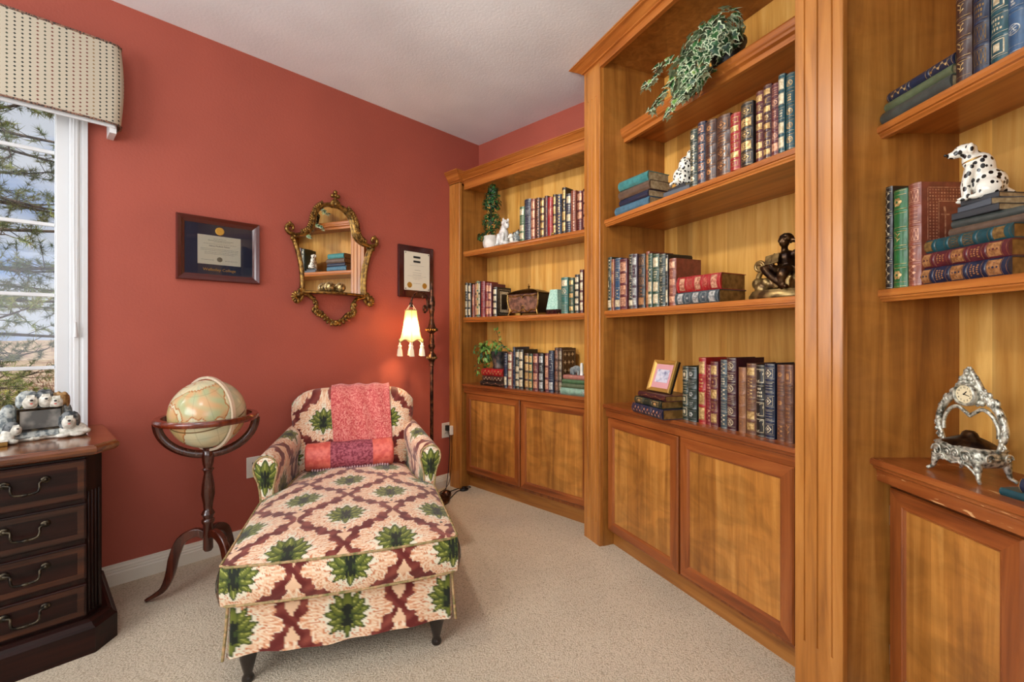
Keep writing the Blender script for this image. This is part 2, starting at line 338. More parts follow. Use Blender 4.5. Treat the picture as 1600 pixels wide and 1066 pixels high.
def pilaster(parent, u0, u1, n, z0, z1, grooves, gz0, gz1, th=0.022, mat='trim_v'):
    # fluted board: front face with grooves cut between gz0 and gz1
    def prof(cut):
        p = [(u0, -n + th), (u0, -n + 0.002), (u0 + 0.002, -n)]
        if cut:
            for g, w in grooves: p += [(g - w, -n), (g - w * 0.45, -n + 0.005), (g + w * 0.45, -n + 0.005), (g + w, -n)]
        return p + [(u1 - 0.002, -n), (u1, -n + 0.002), (u1, -n + th)]
    b = MB(); b.prism(prof(False), z0, gz0, 'z'); b.prism(prof(True), gz0, gz1, 'z'); b.prism(prof(False), gz1, z1, 'z')
    return b.build('pilaster', mat, parent, smooth=0)
ZS2, ZS3, ZC = 1.815, 1.309, 0.792
def bookcase(s, label):
    o, a = SEC[s]; return thing('bookcase', label, 'bookcase', o, (0, 0, a), 'built-in bookcases')
def fluting(u0, u1, k, w=0.004): return [(u0 + (u1 - u0) * (i + 1) / (k + 1), w) for i in range(k)]

# --- corner bookcase beside the red wall
cA = bookcase('A', 'low honey wood bookcase in the corner between lamp and tall bookcase')
A0, A1, ZCA = 0.115, 1.285, 0.80
MB().box(A0 - 0.02, A0, -0.29, -0.012, 0, 2.32).build('side_panel', 'side', cA, smooth=0)
MB().box(A1, A1 + 0.018, -0.262, -0.012, 0, 2.32).build('side_panel', 'side', cA, smooth=0)
MB().box(A0, A1, -0.012, -0.002, 0.1, 2.32).build('back_panel', 'back', cA, smooth=0)
MB().box(A0, A1, -0.25, -0.012, 2.31, 2.33).build('top_panel', 'side', cA, smooth=0)
for z in (ZS2, ZS3): MB().prism([(p, q) for p, q in shelf_profile(z, 0.268, -0.012)], A0, A1).build('shelf', 'trim_h', cA, smooth=0)
def counter_profile(z, n, back): return [(back, z), (-n + 0.005, z), (-n, z - 0.005), (-n, z - 0.016), (-n + 0.005, z - 0.021), (-n + 0.010, z - 0.022), (-n + 0.012, z - 0.030), (-n + 0.020, z - 0.036), (-n + 0.022, z - 0.044), (-n + 0.024, z - 0.070), (-n + 0.045, z - 0.070), (-n + 0.045, z - 0.022), (back, z - 0.022)]
MB().prism(counter_profile(ZCA, 0.285, -0.012), A0, A1).build('counter', 'oak_h', cA, smooth=0)
MB().box(A0, A1, -0.195, -0.18, 0, 0.12).build('kick_board', 'kick', cA, smooth=0)
b = MB(); b.box(A0, A1, -0.229, -0.21, 0.10, 0.735); b.build('face_frame', 'oak_v', cA, smooth=0)
for u0, u1 in ((0.125, 0.688), (0.697, 1.26)): door(cA, u0, u1, 0.125, 0.728, 0.25, 0.052, -1 if u0 < 0.5 else 1, False)
pilaster(cA, 0.004, 0.128, 0.315, 0.0, 2.34, fluting(0.02, 0.112, 3), 0.13, 2.27)
MB().box(0.002, A0 - 0.02, -0.292, -0.03, 0, 2.34).build('pilaster_return', 'trim_v', cA, smooth=0)
crn = lambda n, z0, z1, pr: [(-n + 0.04, z0), (-n, z0), (-n, z0 + (z1 - z0) * .18), (-n - pr * .16, z0 + (z1 - z0) * .22), (-n - pr * .20, z0 + (z1 - z0) * .32), (-n - pr * .34, z0 + (z1 - z0) * .42), (-n - pr * .68, z0 + (z1 - z0) * .70), (-n - pr * .86, z0 + (z1 - z0) * .80), (-n - pr * .9, z0 + (z1 - z0) * .86), (-n - pr, z0 + (z1 - z0) * .9), (-n - pr, z1), (-n + 0.04, z1)]
MB().prism(crn(0.27, 2.345, 2.40, 0.06), 0.128, A1).build('crown_molding', 'trim_h', cA, smooth=0)
MB().box(0.128, A1, -0.27, -0.25, 2.288, 2.345).build('frieze', 'trim_h', cA, smooth=0)
# mitred cap over the corner pilaster
b = MB(); pr = crn(0.0, 2.335, 2.425, 0.05); v = []
for p, q in pr[1:-1]:
    e = -p; v += [(0.003, -0.03, q), (0.003, -0.315 - e, q), (0.128 + e * 0.5, -0.315 - e, q), (0.128 + e * 0.5, -0.03, q)]
k = len(pr) - 2; f = [(i * 4 + q, i * 4 + (q + 1) % 4, i * 4 + 4 + (q + 1) % 4, i * 4 + 4 + q) for i in range(k - 1) for q in range(4)] + [(3, 2, 1, 0), tuple(range((k - 1) * 4, k * 4))]
b.add(v, f).build('pilaster_cap', 'trim_h', cA, smooth=0)

# --- tall middle bookcase
cB = bookcase('B', 'tall honey wood bookcase with crown molding and trailing ivy on top shelf')
B0, B1, DB = -0.01, 1.112, 0.37
MB().box(B0 - 0.018, B0, -0.068, DB, 0, 2.70).build('side_panel', 'side', cB, smooth=0)
MB().box(B1, B1 + 0.018, -0.068, DB, 0, 2.70).build('side_panel', 'side', cB, smooth=0)
MB().box(B0, B1, DB - 0.004, DB + 0.008, 0.1, 2.72).build('back_panel', 'back', cB, smooth=0)
MB().box(B0, B1, -0.07, DB, 2.70, 2.72).build('top_panel', 'side', cB, smooth=0)
for z in (ZS2, ZS3): MB().prism(shelf_profile(z, 0.063, DB - 0.004), B0, B1).build('shelf', 'trim_h', cB, smooth=0)
pf = [(0.043, 2.336), (0.046, 2.332), (0.052, 2.312), (0.056, 2.306), (0.058, 2.296), (0.070, 2.288), (0.072, 2.268), (0.086, 2.266), (0.086, 2.314), (DB - 0.004, 2.314), (DB - 0.004, 2.338), (0.045, 2.338)]
MB().prism(pf, B0, B1).build('shelf', 'trim_h', cB, smooth=0)
MB().prism(counter_profile(ZC, 0.073, DB - 0.004), B0, B1).build('counter', 'oak_h', cB, smooth=0)
MB().box(B0, B1, 0.0, 0.015, 0, 0.11).build('kick_board', 'kick', cB, smooth=0)
MB().box(B0, B1, -0.029, -0.01, 0.085, 0.725).build('face_frame', 'oak_v', cB, smooth=0)
door(cB, 0.003, 0.536, 0.095, 0.717, 0.05, 0.055, -1, False); door(cB, 0.548, 1.082, 0.105, 0.720, 0.05, 0.055, 1, True)
pilaster(cB, -0.172, -0.014, 0.09, 0, 2.70, fluting(-0.172, -0.014, 3, 0.006), 0.12, 2.52)
pilaster(cB, 1.115, 1.267, 0.09, 0, 2.70, [(1.149, 0.0035), (1.191, 0.0035), (1.236, 0.0035)], 0.175, 2.60)
MB().box(-0.172, -0.150, -0.068, 0.02, 0, 2.70).build('pilaster_return', 'trim_v', cB, smooth=0)
MB().box(-0.014, 1.115, -0.09, -0.068, 2.662, 2.715).build('frieze', 'trim_h', cB, smooth=0)
b = MB(); pr = crn(0.0, 2.69, CZ - 0.002, 0.065)[1:-1]; v = []
for p, q in pr:
    e = -p; v += [(-0.172 - e, 0.02, q), (-0.172 - e, -0.0905 - e, q), (1.267 + e * 0.4, -0.0905 - e, q), (1.267 + e * 0.4, 0.02, q)]
k = len(pr); f = [(i * 4 + q, i * 4 + (q + 1) % 4, i * 4 + 4 + (q + 1) % 4, i * 4 + 4 + q) for i in range(k - 1) for q in range(3)] + [tuple(range((k - 1) * 4, k * 4))]
b.add(v, f).build('crown_molding', 'trim_h', cB, smooth=0)

# --- bookcase beside it, with the silver clock
cC = bookcase('C', 'honey wood bookcase holding the silver clock, beyond the broad fluted pilaster')
C0, C1, DC = -0.037, 0.86, 0.403
MB().box(C0 - 0.018, C0, 0.005, DC, 0, 2.70).build('side_panel', 'side', cC, smooth=0)
MB().box(C1, C1 + 0.018, 0.01, DC, 0, 2.70).build('side_panel', 'side', cC, smooth=0)
MB().box(C0, C1, DC - 0.004, DC + 0.008, 0.1, 2.70).build('back_panel', 'back', cC, smooth=0)
MB().box(C0, C1, 0.02, DC, 2.70, 2.72).build('top_panel', 'side', cC, smooth=0)
for z, n in ((ZS2 + 0.012, -0.135), (ZS3 + 0.008, -0.138), (2.30, -0.2)): MB().prism(shelf_profile(z, n, DC - 0.004), C0, C1).build('shelf', 'trim_h', cC, smooth=0)
MB().prism(counter_profile(ZC, -0.112, DC - 0.004), C0, C1).build('counter', 'oak_worn', cC, smooth=0)
MB().box(C0, C1, 0.2, 0.215, 0, 0.11).build('kick_board', 'kick', cC, smooth=0)
MB().box(C0, C1, 0.181, 0.20, 0.085, 0.725).build('face_frame', 'oak_v', cC, smooth=0)
door(cC, -0.022, 0.348, 0.09, 0.704, -0.16, 0.055, -1, True); door(cC, 0.356, 0.84, 0.09, 0.704, -0.16, 0.055, 1, True)
MB().box(C1 + 0.018, C1 + 0.06, 0.01, 0.03, 0, 2.70).build('pilaster', 'trim_v', cC, smooth=0)
MB().box(C0, C1, 0.005, 0.02, 2.662, CZ - 0.002).build('frieze', 'trim_h', cC, smooth=0)

# ------------------------------------------------------------------ books
INK = {}
def leather(key, rgb, rough=0.38):
    if key not in INK:
        c = lin(*rgb); INK[key] = mottled('leather_' + key, tuple(v * 0.82 for v in c[:3]) + (1,), tuple(min(1, v * 1.15) for v in c[:3]) + (1,), 38, rough, 0, 0.08, coat=0.15)
    return INK[key]
PAL = dict(green=(30, 62, 44), dkgreen=(24, 40, 32), teal=(16, 66, 74), blue=(28, 62, 92), navy=(24, 34, 58), black=(26, 22, 20), brown=(98, 62, 46), dkbrown=(62, 36, 28),
           tan=(132, 88, 60), red=(150, 24, 28), dkred=(112, 18, 32), maroon=(86, 28, 36), dkmaroon=(60, 22, 30), purple=(66, 46, 58), rust=(124, 62, 44), pink=(160, 104, 92), grey=(62, 66, 62),
           ltgreen=(66, 98, 66), seagreen=(44, 98, 88), slate=(58, 72, 78), oldteal=(56, 122, 122), oldblue=(66, 104, 124), oldbrown=(92, 72, 58), aqua=(128, 160, 140), sage=(84, 94, 68), brightgreen=(26, 92, 44), steelblue=(44, 78, 112))
GOLD = {'gold': mottled('gilt_tooling', lin(150, 112, 60), lin(206, 174, 116), 90, 0.36, 0.35), 'pale': mottled('pale_tooling', lin(168, 150, 116), lin(214, 202, 172), 90, 0.42, 0.25),
        'silver': mottled('silver_tooling', lin(132, 132, 128), lin(196, 196, 190), 90, 0.4, 0.3), 'rose': mottled('rosy_gilt_tooling', lin(158, 104, 78), lin(210, 160, 128), 90, 0.4, 0.3),
        'copper': mottled('copper_tooling', lin(140, 92, 52), lin(184, 132, 84), 90, 0.38, 0.35), 'darkgilt': mottled('dull_gilt_tooling', lin(96, 70, 34), lin(136, 104, 56), 90, 0.45, 0.3)}
rng = random.Random(11)
class Spine:
    # builds the cover and its tooling in (t, z): t across the spine -1..1, z up
    def __init__(s, w, h, d, bands):
        s.w, s.h, s.d, s.b = w, h, d, MB(); s.bul = min(0.011, w * 0.24); s.bands = bands
        hw = w / 2; s.b.box(hw - 0.0028, hw, 0.0, d, 0, h).box(-hw, -hw + 0.0028, 0.0, d, 0, h)
        zs = [(0, 0)]
        for z in bands: zs += [(z - 0.005, 0), (z - 0.003, 0.0016), (z + 0.003, 0.0016), (z + 0.005, 0)]
        zs += [(h, 0)]; v = []; K = 9
        for z, e in zs:
            for k in range(K): t = -1 + 2 * k / (K - 1); v.append((t * hw, -s.bul * (1 - t * t) - e * (1 - abs(t) ** 6), z))
        n = len(zs); f = [(i * K + k, i * K + k + 1, (i + 1) * K + k + 1, (i + 1) * K + k) for i in range(n - 1) for k in range(K - 1)]
        f += [tuple(range(K)), tuple((n - 1) * K + k for k in range(K))]; s.b.add(v, f)
    def p(s, t, z, off=0.0006): return (t * s.w / 2, -s.bul * (1 - t * t) - off, z)
    def quad(s, t0, t1, z0, z1, mi=1, off=0.0006, e=0):
        k = max(1, int(abs(t1 - t0) * 4)); v = []
        for i in range(k + 1):
            t = t0 + (t1 - t0) * i / k; v += [s.p(t, z0, off), s.p(t, z1, off)]
        s.b.add(v, [(2 * i, 2 * i + 2, 2 * i + 3, 2 * i + 1) for i in range(k)], mi)
    def line(s, t0, z0, t1, z1, w=0.0012, mi=1, off=0.0008):
        # straight stroke
        dx, dz = (t1 - t0) * s.w / 2, z1 - z0; l = math.hypot(dx, dz) or 1; nx, nz = -dz / l * w / 2, dx / l * w / 2; k = 4; v = []
        for i in range(k + 1):
            t = t0 + (t1 - t0) * i / k; z = z0 + dz * i / k; q = nx / (s.w / 2); v += [s.p(t - q, z - nz, off), s.p(t + q, z + nz, off)]
        s.b.add(v, [(2 * i, 2 * i + 2, 2 * i + 3, 2 * i + 1) for i in range(k)], mi)
    def fan(s, tc, zc, pts, mi=1, off=0.0009): s.b.add([s.p(tc, zc, off)] + [s.p(t, z, off) for t, z in pts], [(0, i + 1, (i + 1) % len(pts) + 1) for i in range(len(pts))], mi)
    def diamond(s, tc, zc, a, c, mi=1, off=0.0009): s.fan(tc, zc, [(tc - a, zc), (tc, zc + c), (tc + a, zc), (tc, zc - c)], mi, off)
    def disc(s, tc, zc, r, mi=1, off=0.0009, n=12, lob=0): q = s.w / 2; s.fan(tc, zc, [(tc + r * (1 + lob * (i % 2)) / q * math.cos(2 * PI * i / n), zc + r * (1 + lob * (i % 2)) * math.sin(2 * PI * i / n)) for i in range(n)], mi, off)
    def frame(s, t, z0, z1, w=0.0012): s.line(-t, z0, t, z0, w); s.line(-t, z1, t, z1, w); s.line(-t, z0, -t, z1, w); s.line(t, z0, t, z1, w)
    def title(s, z0, z1, rows=3, mi=1):
        # rows of lettering too small to read: short upright strokes and bars
        g = (z1 - z0) / rows
        for r in range(rows):
            zc = z1 - g * (r + 0.5); L_ = rng.uniform(0.4, 0.7); n = max(3, int(L_ * s.w / 0.005)); hh = min(g * 0.3, 0.004)
            for i in range(n):
                t = -L_ + 2 * L_ * (i + 0.5) / n; q = L_ / n * 0.62
                s.quad(t - q, t + q, zc - hh, zc + hh * rng.choice((0.5, 1, 1)), mi)
    def vtitle(s, z0, z1, mi=1):
        n = max(5, int((z1 - z0) / 0.007))
        for i in range(n): z = z0 + (z1 - z0) * i / n; g = (z1 - z0) / n * 0.68; s.quad(-0.28, 0.28 * rng.choice((0.4, 1, 1)), z, z + g, mi)
    def panel(s, st, z0, z1):
        c = (z0 + z1) / 2; hh = (z1 - z0) / 2; q = s.w / 2; m = 0.006 if hh > 0.015 else 0.003
        if st == 'frame': s.frame(0.72, z0 + m, z1 - m); s.disc(0, c, min(q * 0.3, hh * 0.4), n=8, lob=-0.45)
        elif st == 'diamond':
            s.frame(0.74, z0 + m, z1 - m, 0.0009); s.diamond(0, c, 0.6, hh * 0.72); s.diamond(0, c, 0.42, hh * 0.5, 0, 0.0012); s.diamond(0, c, 0.24, hh * 0.28, 1, 0.0015)
        elif st == 'fill':
            s.quad(-0.8, 0.8, z0 + m * 0.5, z1 - m * 0.5); s.diamond(0, c, 0.55, hh * 0.62, 0); s.diamond(0, c, 0.38, hh * 0.42, 1, 0.0012); s.disc(0, c, min(q, hh) * 0.16, 0, 0.0015, 8)
        elif st == 'solid': s.quad(-0.78, 0.78, z0 + m * 0.5, z1 - m * 0.5)
        elif st == 'ring':
            r = min(q * 0.72, hh * 0.8); s.disc(0, c, r, n=20); s.disc(0, c, r * 0.84, 0, 0.0012, 20)
            for g in (-0.5, 0, 0.5): s.line(-0.42, c + g * r - r * .2, 0.42, c + g * r + r * .2, r * 0.14, 1, 0.0015)
            for g in (-0.35, 0.35): s.line(g, c - r * 0.6, -g * .4, c + r * 0.6, r * 0.12, 1, 0.0016)
        elif st == 'flower':
            r = min(q * 0.62, hh * 0.72)
            for i in range(6): a = PI * i / 3; s.disc(r * 0.55 / q * math.cos(a), c + r * 0.55 * math.sin(a), r * 0.36, n=8)
            s.disc(0, c, r * 0.26, 0, 0.0013, 8)
        elif st == 'lattice':
            s.frame(0.76, z0 + m, z1 - m); n = 4
            for i in range(n):
                a = -0.76 + 1.52 * i / n; s.line(a, z0 + m, a + 1.52 / n, z1 - m, 0.0011); s.line(a + 1.52 / n, z0 + m, a, z1 - m, 0.0011)
        elif st == 'square': s.frame(0.66, z0 + m, z1 - m, 0.0022); s.quad(-0.34, 0.34, c - hh * 0.4, c + hh * 0.4)
        elif st == 'tri':
            s.frame(0.86, z0 + m * .5, z1 - m * .5, 0.0014); s.b.add([s.p(-0.86, z0 + m, .001), s.p(0.2, z1 - m, .001), s.p(0.75, z1 - m, .001), s.p(-0.5, z0 + m, .001)], [(0, 1, 2, 3)], 1)
            s.b.add([s.p(-0.25, z0 + m, .001), s.p(0.8, z1 - m * 2, .001), s.p(0.8, z1 - m * 3.5, .001), s.p(-0.05, z0 + m, .001)], [(0, 1, 2, 3)], 1)
        elif st == 'vine':
            for i in range(5):
                z = z0 + (z1 - z0) * (i + 0.5) / 5; s.disc(0.34 * (-1) ** i, z, min(q * 0.3, hh * 0.22), n=8, lob=-0.4); s.line(0.34 * (-1) ** i, z, -0.34 * (-1) ** i, z + (z1 - z0) / 5, 0.0012)
        elif st == 'title': s.title(z0 + m, z1 - m, 3)
        elif st == 'lines':
            for i in range(4): z = z0 + m + (z1 - z0 - 2 * m) * i / 3; s.line(-0.7, z, 0.7, z, 0.0011)
        elif st == 'vtitle': s.vtitle(z0 + m, z1 - m)
        elif st == 'leaf':
            s.line(0, z0 + m * 2, 0.1, z1 - m * 2, 0.0016)
            for i, sg in ((0.35, 1), (0.5, -1), (0.68, 1), (0.78, -1)): z = z0 + (z1 - z0) * i; s.line(0.03, z, 0.36 * sg, z + hh * 0.3, 0.0026)
def book(s, u, n, z, w, h, col, pat, label, group, d=0.155, ink='gold', lie=False, yaw=0, lean=0, pages='pages_gilt', flip=False, cover=None, local=False):
    k = len(pat); ends = 0.010 if h > 0.15 else 0.006
    zs = [ends + (h - 2 * ends) * i / k for i in range(k + 1)] if k else []
    S = Spine(w, h, d, zs[1:-1] if k > 1 else [])
    for i, st in enumerate(pat[::-1]):
        a, c = zs[i] + 0.005, zs[i + 1] - 0.005
        if st: S.panel(st, a, c)
    for zz in zs: S.line(-0.92, zz - 0.006, 0.92, zz - 0.006, 0.0009); S.line(-0.92, zz + 0.006, 0.92, zz + 0.006, 0.0009)
    if cover:  # tooling on the visible board
        hw = w / 2 + 0.0005
        def cq(y0, y1, z0, z1, mi=1, off=0): S.b.add([(hw + off, y0, z0), (hw + off, y1, z0), (hw + off, y1, z1), (hw + off, y0, z1)], [(0, 1, 2, 3)], mi)
        if cover == 'panel':
            for y0, y1, z0, z1 in ((.016, d - .012, .016, .018), (.016, d - .012, h - .018, h - .016), (.016, .018, .016, h - .016), (d - .014, d - .012, .016, h - .016)): cq(y0, y1, z0, z1)
            for y0, y1, z0, z1 in ((.03, d - .026, .03, .05), (.03, d - .026, h - .05, h - .03), (.03, .045, .05, h - .05), (d - .041, d - .026, .05, h - .05)): cq(y0, y1, z0, z1)
        elif cover == 'rosettes':
            for i in range(3):
                for j in range(5):
                    yc, zc = .035 + (d - .07) * i / 2, .04 + (h - .08) * j / 4; S.b.add([(hw, yc + .016 * math.cos(t * PI / 4) * (1 - .5 * (t % 2)), zc + .016 * math.sin(t * PI / 4) * (1 - .5 * (t % 2))) for t in range(8)], [tuple(range(8))], 1)
            for y0, y1, z0, z1 in ((.014, d - .01, .014, .016), (.014, d - .01, h - .016, h - .014), (.014, .016, .014, h - .014), (d - .012, d - .01, .014, h - .014)): cq(y0, y1, z0, z1)
        elif cover == 'sword':
            g = 0.0165; y0, y1, z0, z1 = .02, d - .016, .02, h - .018; iw = .036
            for i in range(40):
                for j in range(3): pass
            def lat(ya, yb, za, zb):
                st = 0.0085; ny = int((yb - ya) / st); nz_ = int((zb - za) / st)
                for i in range(ny):
                    for j in range(nz_):
                        y, zz = ya + (i + .5) * (yb - ya) / ny, za + (j + .5) * (zb - za) / nz_; q = st * .36
                        S.b.add([(hw, y - q, zz), (hw, y, zz + q), (hw, y + q, zz), (hw, y, zz - q)], [(0, 1, 2, 3)], 1)
            lat(y0, y1, z1 - iw, z1); lat(y0, y1, z0, z0 + iw); lat(y0, y0 + iw * .8, z0 + iw, z1 - iw); lat(y1 - iw * .8, y1, z0 + iw, z1 - iw)
            for a0, a1, c0, c1 in ((y0 - .002, y1 + .002, z0 - .003, z0 - .001), (y0 - .002, y1 + .002, z1 + .001, z1 + .003), (y0 - .003, y0 - .001, z0, z1), (y1 + .001, y1 + .003, z0, z1),
                                   (y0 + iw * .8, y1 - iw * .8, z1 - iw - .002, z1 - iw), (y0 + iw * .8, y0 + iw * .8 + .002, z0 + iw, z1 - iw)): cq(a0, a1, c0, c1)
            for sy, dr in ((y0 + iw * 1.35, 1), (y1 - iw * 1.35, -1)):
                for (ya, za), (yb, zb), wd in (((sy, z1 - .17), (sy, z1 - .075), .004), ((sy - .012, z1 - .075), (sy + .012, z1 - .075), .004), ((sy, z1 - .075), (sy - .003 * dr, z1 - .052), .006)):
                    dy, dz = yb - ya, zb - za; l = math.hypot(dy, dz); ny, nz_ = -dz / l * wd / 2, dy / l * wd / 2
                    S.b.add([(hw + .0003, ya - ny, za - nz_), (hw + .0003, yb - ny, zb - nz_), (hw + .0003, yb + ny, zb + nz_), (hw + .0003, ya + ny, za + nz_)], [(0, 1, 2, 3)], 1)
    o, a = SEC[s]
    rot = Matrix.Rotation(a + R(yaw), 4, 'Z')
    if lie:
        P = sec_point(s, u, n, z + w / 2); rot = rot @ Matrix.Rotation(R(90), 4, 'Y')
        if flip: rot = rot @ Matrix.Rotation(R(180), 4, 'Y') ; P = sec_point(s, u + h * math.cos(R(yaw)), n + h * math.sin(R(-yaw)), z + w / 2)
    else:
        P = sec_point(s, u, n, z)
        if lean: rot = rot @ Matrix.Rotation(R(lean), 4, 'Y')
    ob = S.b.build('book', [leather(col, PAL[col]) if isinstance(col, str) else col, GOLD[ink]], None, smooth=0.5)
    ob.matrix_world = Matrix.Translation(P) @ rot
    MB().box(-w / 2 + 0.0028, w / 2 - 0.0028, 0.003, d - 0.004, 0.0032, h - 0.0032).build('page_block', pages, ob, smooth=0)
    tag(ob, label, 'book', group); return ob
ORD = 'first second third fourth fifth sixth seventh eighth ninth tenth eleventh twelfth thirteenth fourteenth fifteenth'.split()
COLW = dict(green='green', dkgreen='dark green', teal='deep teal', blue='blue', navy='navy', black='black', brown='brown', dkbrown='dark brown', tan='tan', red='bright red', dkred='crimson', maroon='maroon',
            dkmaroon='dark maroon', purple='plum', rust='rust brown', pink='dusty pink', grey='grey', ltgreen='light green', seagreen='sea green', slate='slate blue', brightgreen='bright green', steelblue='steel blue')
def book_row(s, z, n, data, where, group, d=0.155, jit=0.006):
    for i, r in enumerate(data):
        u, w, h, col, ink, pat = r[:6]; kw = r[6] if len(r) > 6 else {}
        size = 'thin' if w < 0.03 else ('broad' if w > 0.05 else 'upright')
        dd = kw.pop('d', d + rng.uniform(-0.006, 0.006)); cov = kw.get('cover')
        lab = f"{size} {COLW[col]} book, {'silver' if ink in ('silver', 'pale') else 'gilt'} spine, {ORD[i]} {where}"
        book(s, u + w / 2, n + rng.uniform(-jit, jit) * (0 if cov else 1) + kw.pop('dn', 0), z, w - 0.001, h, col, pat, lab, group, dd, ink, **kw)

F, D_, FL, SO, RI, FW, LA, SQ, TR, VI, T, LN, VT, LF = 'frame', 'diamond', 'fill', 'solid', 'ring', 'flower', 'lattice', 'square', 'tri', 'vine', 'title', 'lines', 'vtitle', 'leaf'
# tall bookcase, second shelf
book_row('B', ZS2, 0.048, [
    (.610, .043, .246, 'dkgreen', 'pale', [FW, T, VI, FW, FW]), (.653, .043, .260, 'navy', 'rose', [SQ, SQ, SQ, SQ, SQ, SQ]), (.696, .056, .246, 'dkbrown', 'copper', [FW, T, '', FW, FW]),
    (.752, .069, .239, 'dkbrown', 'copper', [D_, T, D_, D_]), (.823, .048, .221, 'red', 'gold', [F, SO, F, F, SO, F]), (.873, .055, .239, 'black', 'gold', [D_, FL, D_, FL, D_]),
    (.930, .032, .263, 'maroon', 'gold', [FL, T, FL, FL, LN, FL, FL]), (.964, .034, .269, 'dkmaroon', 'gold', [SO, VT, SO, RI, SO, VT, F, SO]), (.999, .030, .257, 'maroon', 'rose', [LN, RI, T, RI, RI, SO]),
    (1.029, .026, .275, 'teal', 'pale', [SO, SO, T, SO, SO]), (1.056, .033, .263, 'teal', 'gold', [RI, T, RI, RI, RI])],
    'from the spotted dog', 'leather books on the upper shelf of the tall bookcase')
# tall bookcase, third shelf
book_row('B', ZS3, 0.045, [
    (-.006, .036, .296, 'dkgreen', 'pale', [VI, T, VT, VI, SO]), (.034, .025, .280, 'rust', 'copper', [SO, SO, VT, SO]), (.060, .053, .279, 'blue', 'pale', [LN, T, '', VI, SO]),
    (.114, .062, .266, 'maroon', 'rose', [FL, FL, FL, FL]), (.177, .039, .284, 'black', 'pale', [VI, LN, T, VI, VI, SO]), (.217, .036, .278, 'purple', 'silver', [SO, F, SO, SO, SO]),
    (.255, .051, .271, 'black', 'copper', [LA, T, LA, VI, SO]), (.311, .027, .277, 'rust', 'copper', [SO, VT, SO]), (.339, .031, .262, 'green', 'pale', [LN, VI, SO, SO]),
    (.371, .044, .253, 'green', 'pale', [SO, T, SO, SO]), (.416, .044, .246, 'dkgreen', 'pale', [LF, T, LF, LF, VI]), (.461, .016, .238, 'black', 'pale', [SO, LN, SO]), (.478, .045, .216, 'rust', 'rose', [SO, T, SO, T, SO], dict(cover='lattice'))],
    'along the shelf above the picture frame', 'leather books on the middle shelf of the tall bookcase')
g = 'books lying on the middle shelf of the tall bookcase'
book('B', .528, .05, ZS3, .054, .235, 'slate', [FL, F, FL, F, FL], 'thick slate blue book lying flat under a red book', g, .16, 'silver', True, 2)
book('B', .541, .052, ZS3 + .0545, .068, .225, 'red', [FL, LN, FL, T, FL][::-1], 'thick red book lying on the slate blue one', g, .155, 'rose', True, 5)
# tall bookcase, counter
book_row('B', ZC, 0.010, [
    (.523, .038, .242, 'dkgreen', 'pale', [SQ, LN, SQ, SQ]), (.562, .051, .243, 'dkgreen', 'silver', [FW, LN, FW, T, FW]), (.616, .042, .285, 'red', 'gold', [SO, T, SO, SO]), (.659, .031, .257, 'dkred', 'rose', [VI, T, LN, VI]),
    (.691, .040, .272, 'maroon', 'gold', [SO, F, SO, F, SO]), (.738, .036, .282, 'slate', 'pale', [VI, T, VI, LN, VI]), (.774, .045, .292, 'dkmaroon', 'pale', [RI, T, RI, LN, RI, RI]), (.824, .035, .256, 'tan', 'copper', [LA, LN, LA, LA, F]),
    (.861, .043, .274, 'brown', 'gold', [SO, VI, VI, LN, SO, SO]), (.906, .036, .271, 'black', 'pale', [TR, T, TR, TR]), (.942, .042, .278, 'navy', 'pale', [D_, LN, D_, LN, D_]), (.988, .033, .276, 'brown', 'copper', [FW, LN, FW, LN, VI]), (1.021, .034, .278, 'brown', 'copper', [SQ, LN, T, LF])],
    'along from the picture frame', 'leather books on the counter of the tall bookcase')
g = 'books lying under the small picture frame'
book('B', .262, .078, ZC, .046, .258, 'navy', [VI, VI, VI], 'navy book with gilt vines, lowest under the picture frame', g, .17, 'rose', True, -8)
book('B', .275, .074, ZC + .0465, .034, .225, 'dkgreen', [SQ, '', SQ], 'dark green book lying between navy and black books', g, .15, 'gold', True, -8)
book('B', .295, .070, ZC + .081, .026, .225, 'dkmaroon', [VI], 'thin dark maroon book directly beneath the picture frame', g, .15, 'copper', True, -8)
# tall bookcase, worn old books
g = 'worn old books stacked by the spotted dog'
book('B', .075, .045, ZS2, .046, .255, 'oldblue', [], 'worn pale blue book at the bottom of the old stack', g, .165, 'pale', True, 3, pages='pages_old')
book('B', .098, .035, ZS2 + .0465, .034, .228, 'navy', [], 'frayed navy book second from bottom of the old stack', g, .15, 'pale', True, 0, pages='pages_old')
book('B', .100, .04, ZS2 + .081, .046, .235, 'oldbrown', [], 'scuffed brown book under the teal one', g, .15, 'pale', True, 2, pages='pages_old')
book('B', .105, .045, ZS2 + .1275, .048, .215, 'oldteal', [], 'faded teal book on top of the old stack', g, .14, 'pale', True, 4, pages='pages_old')
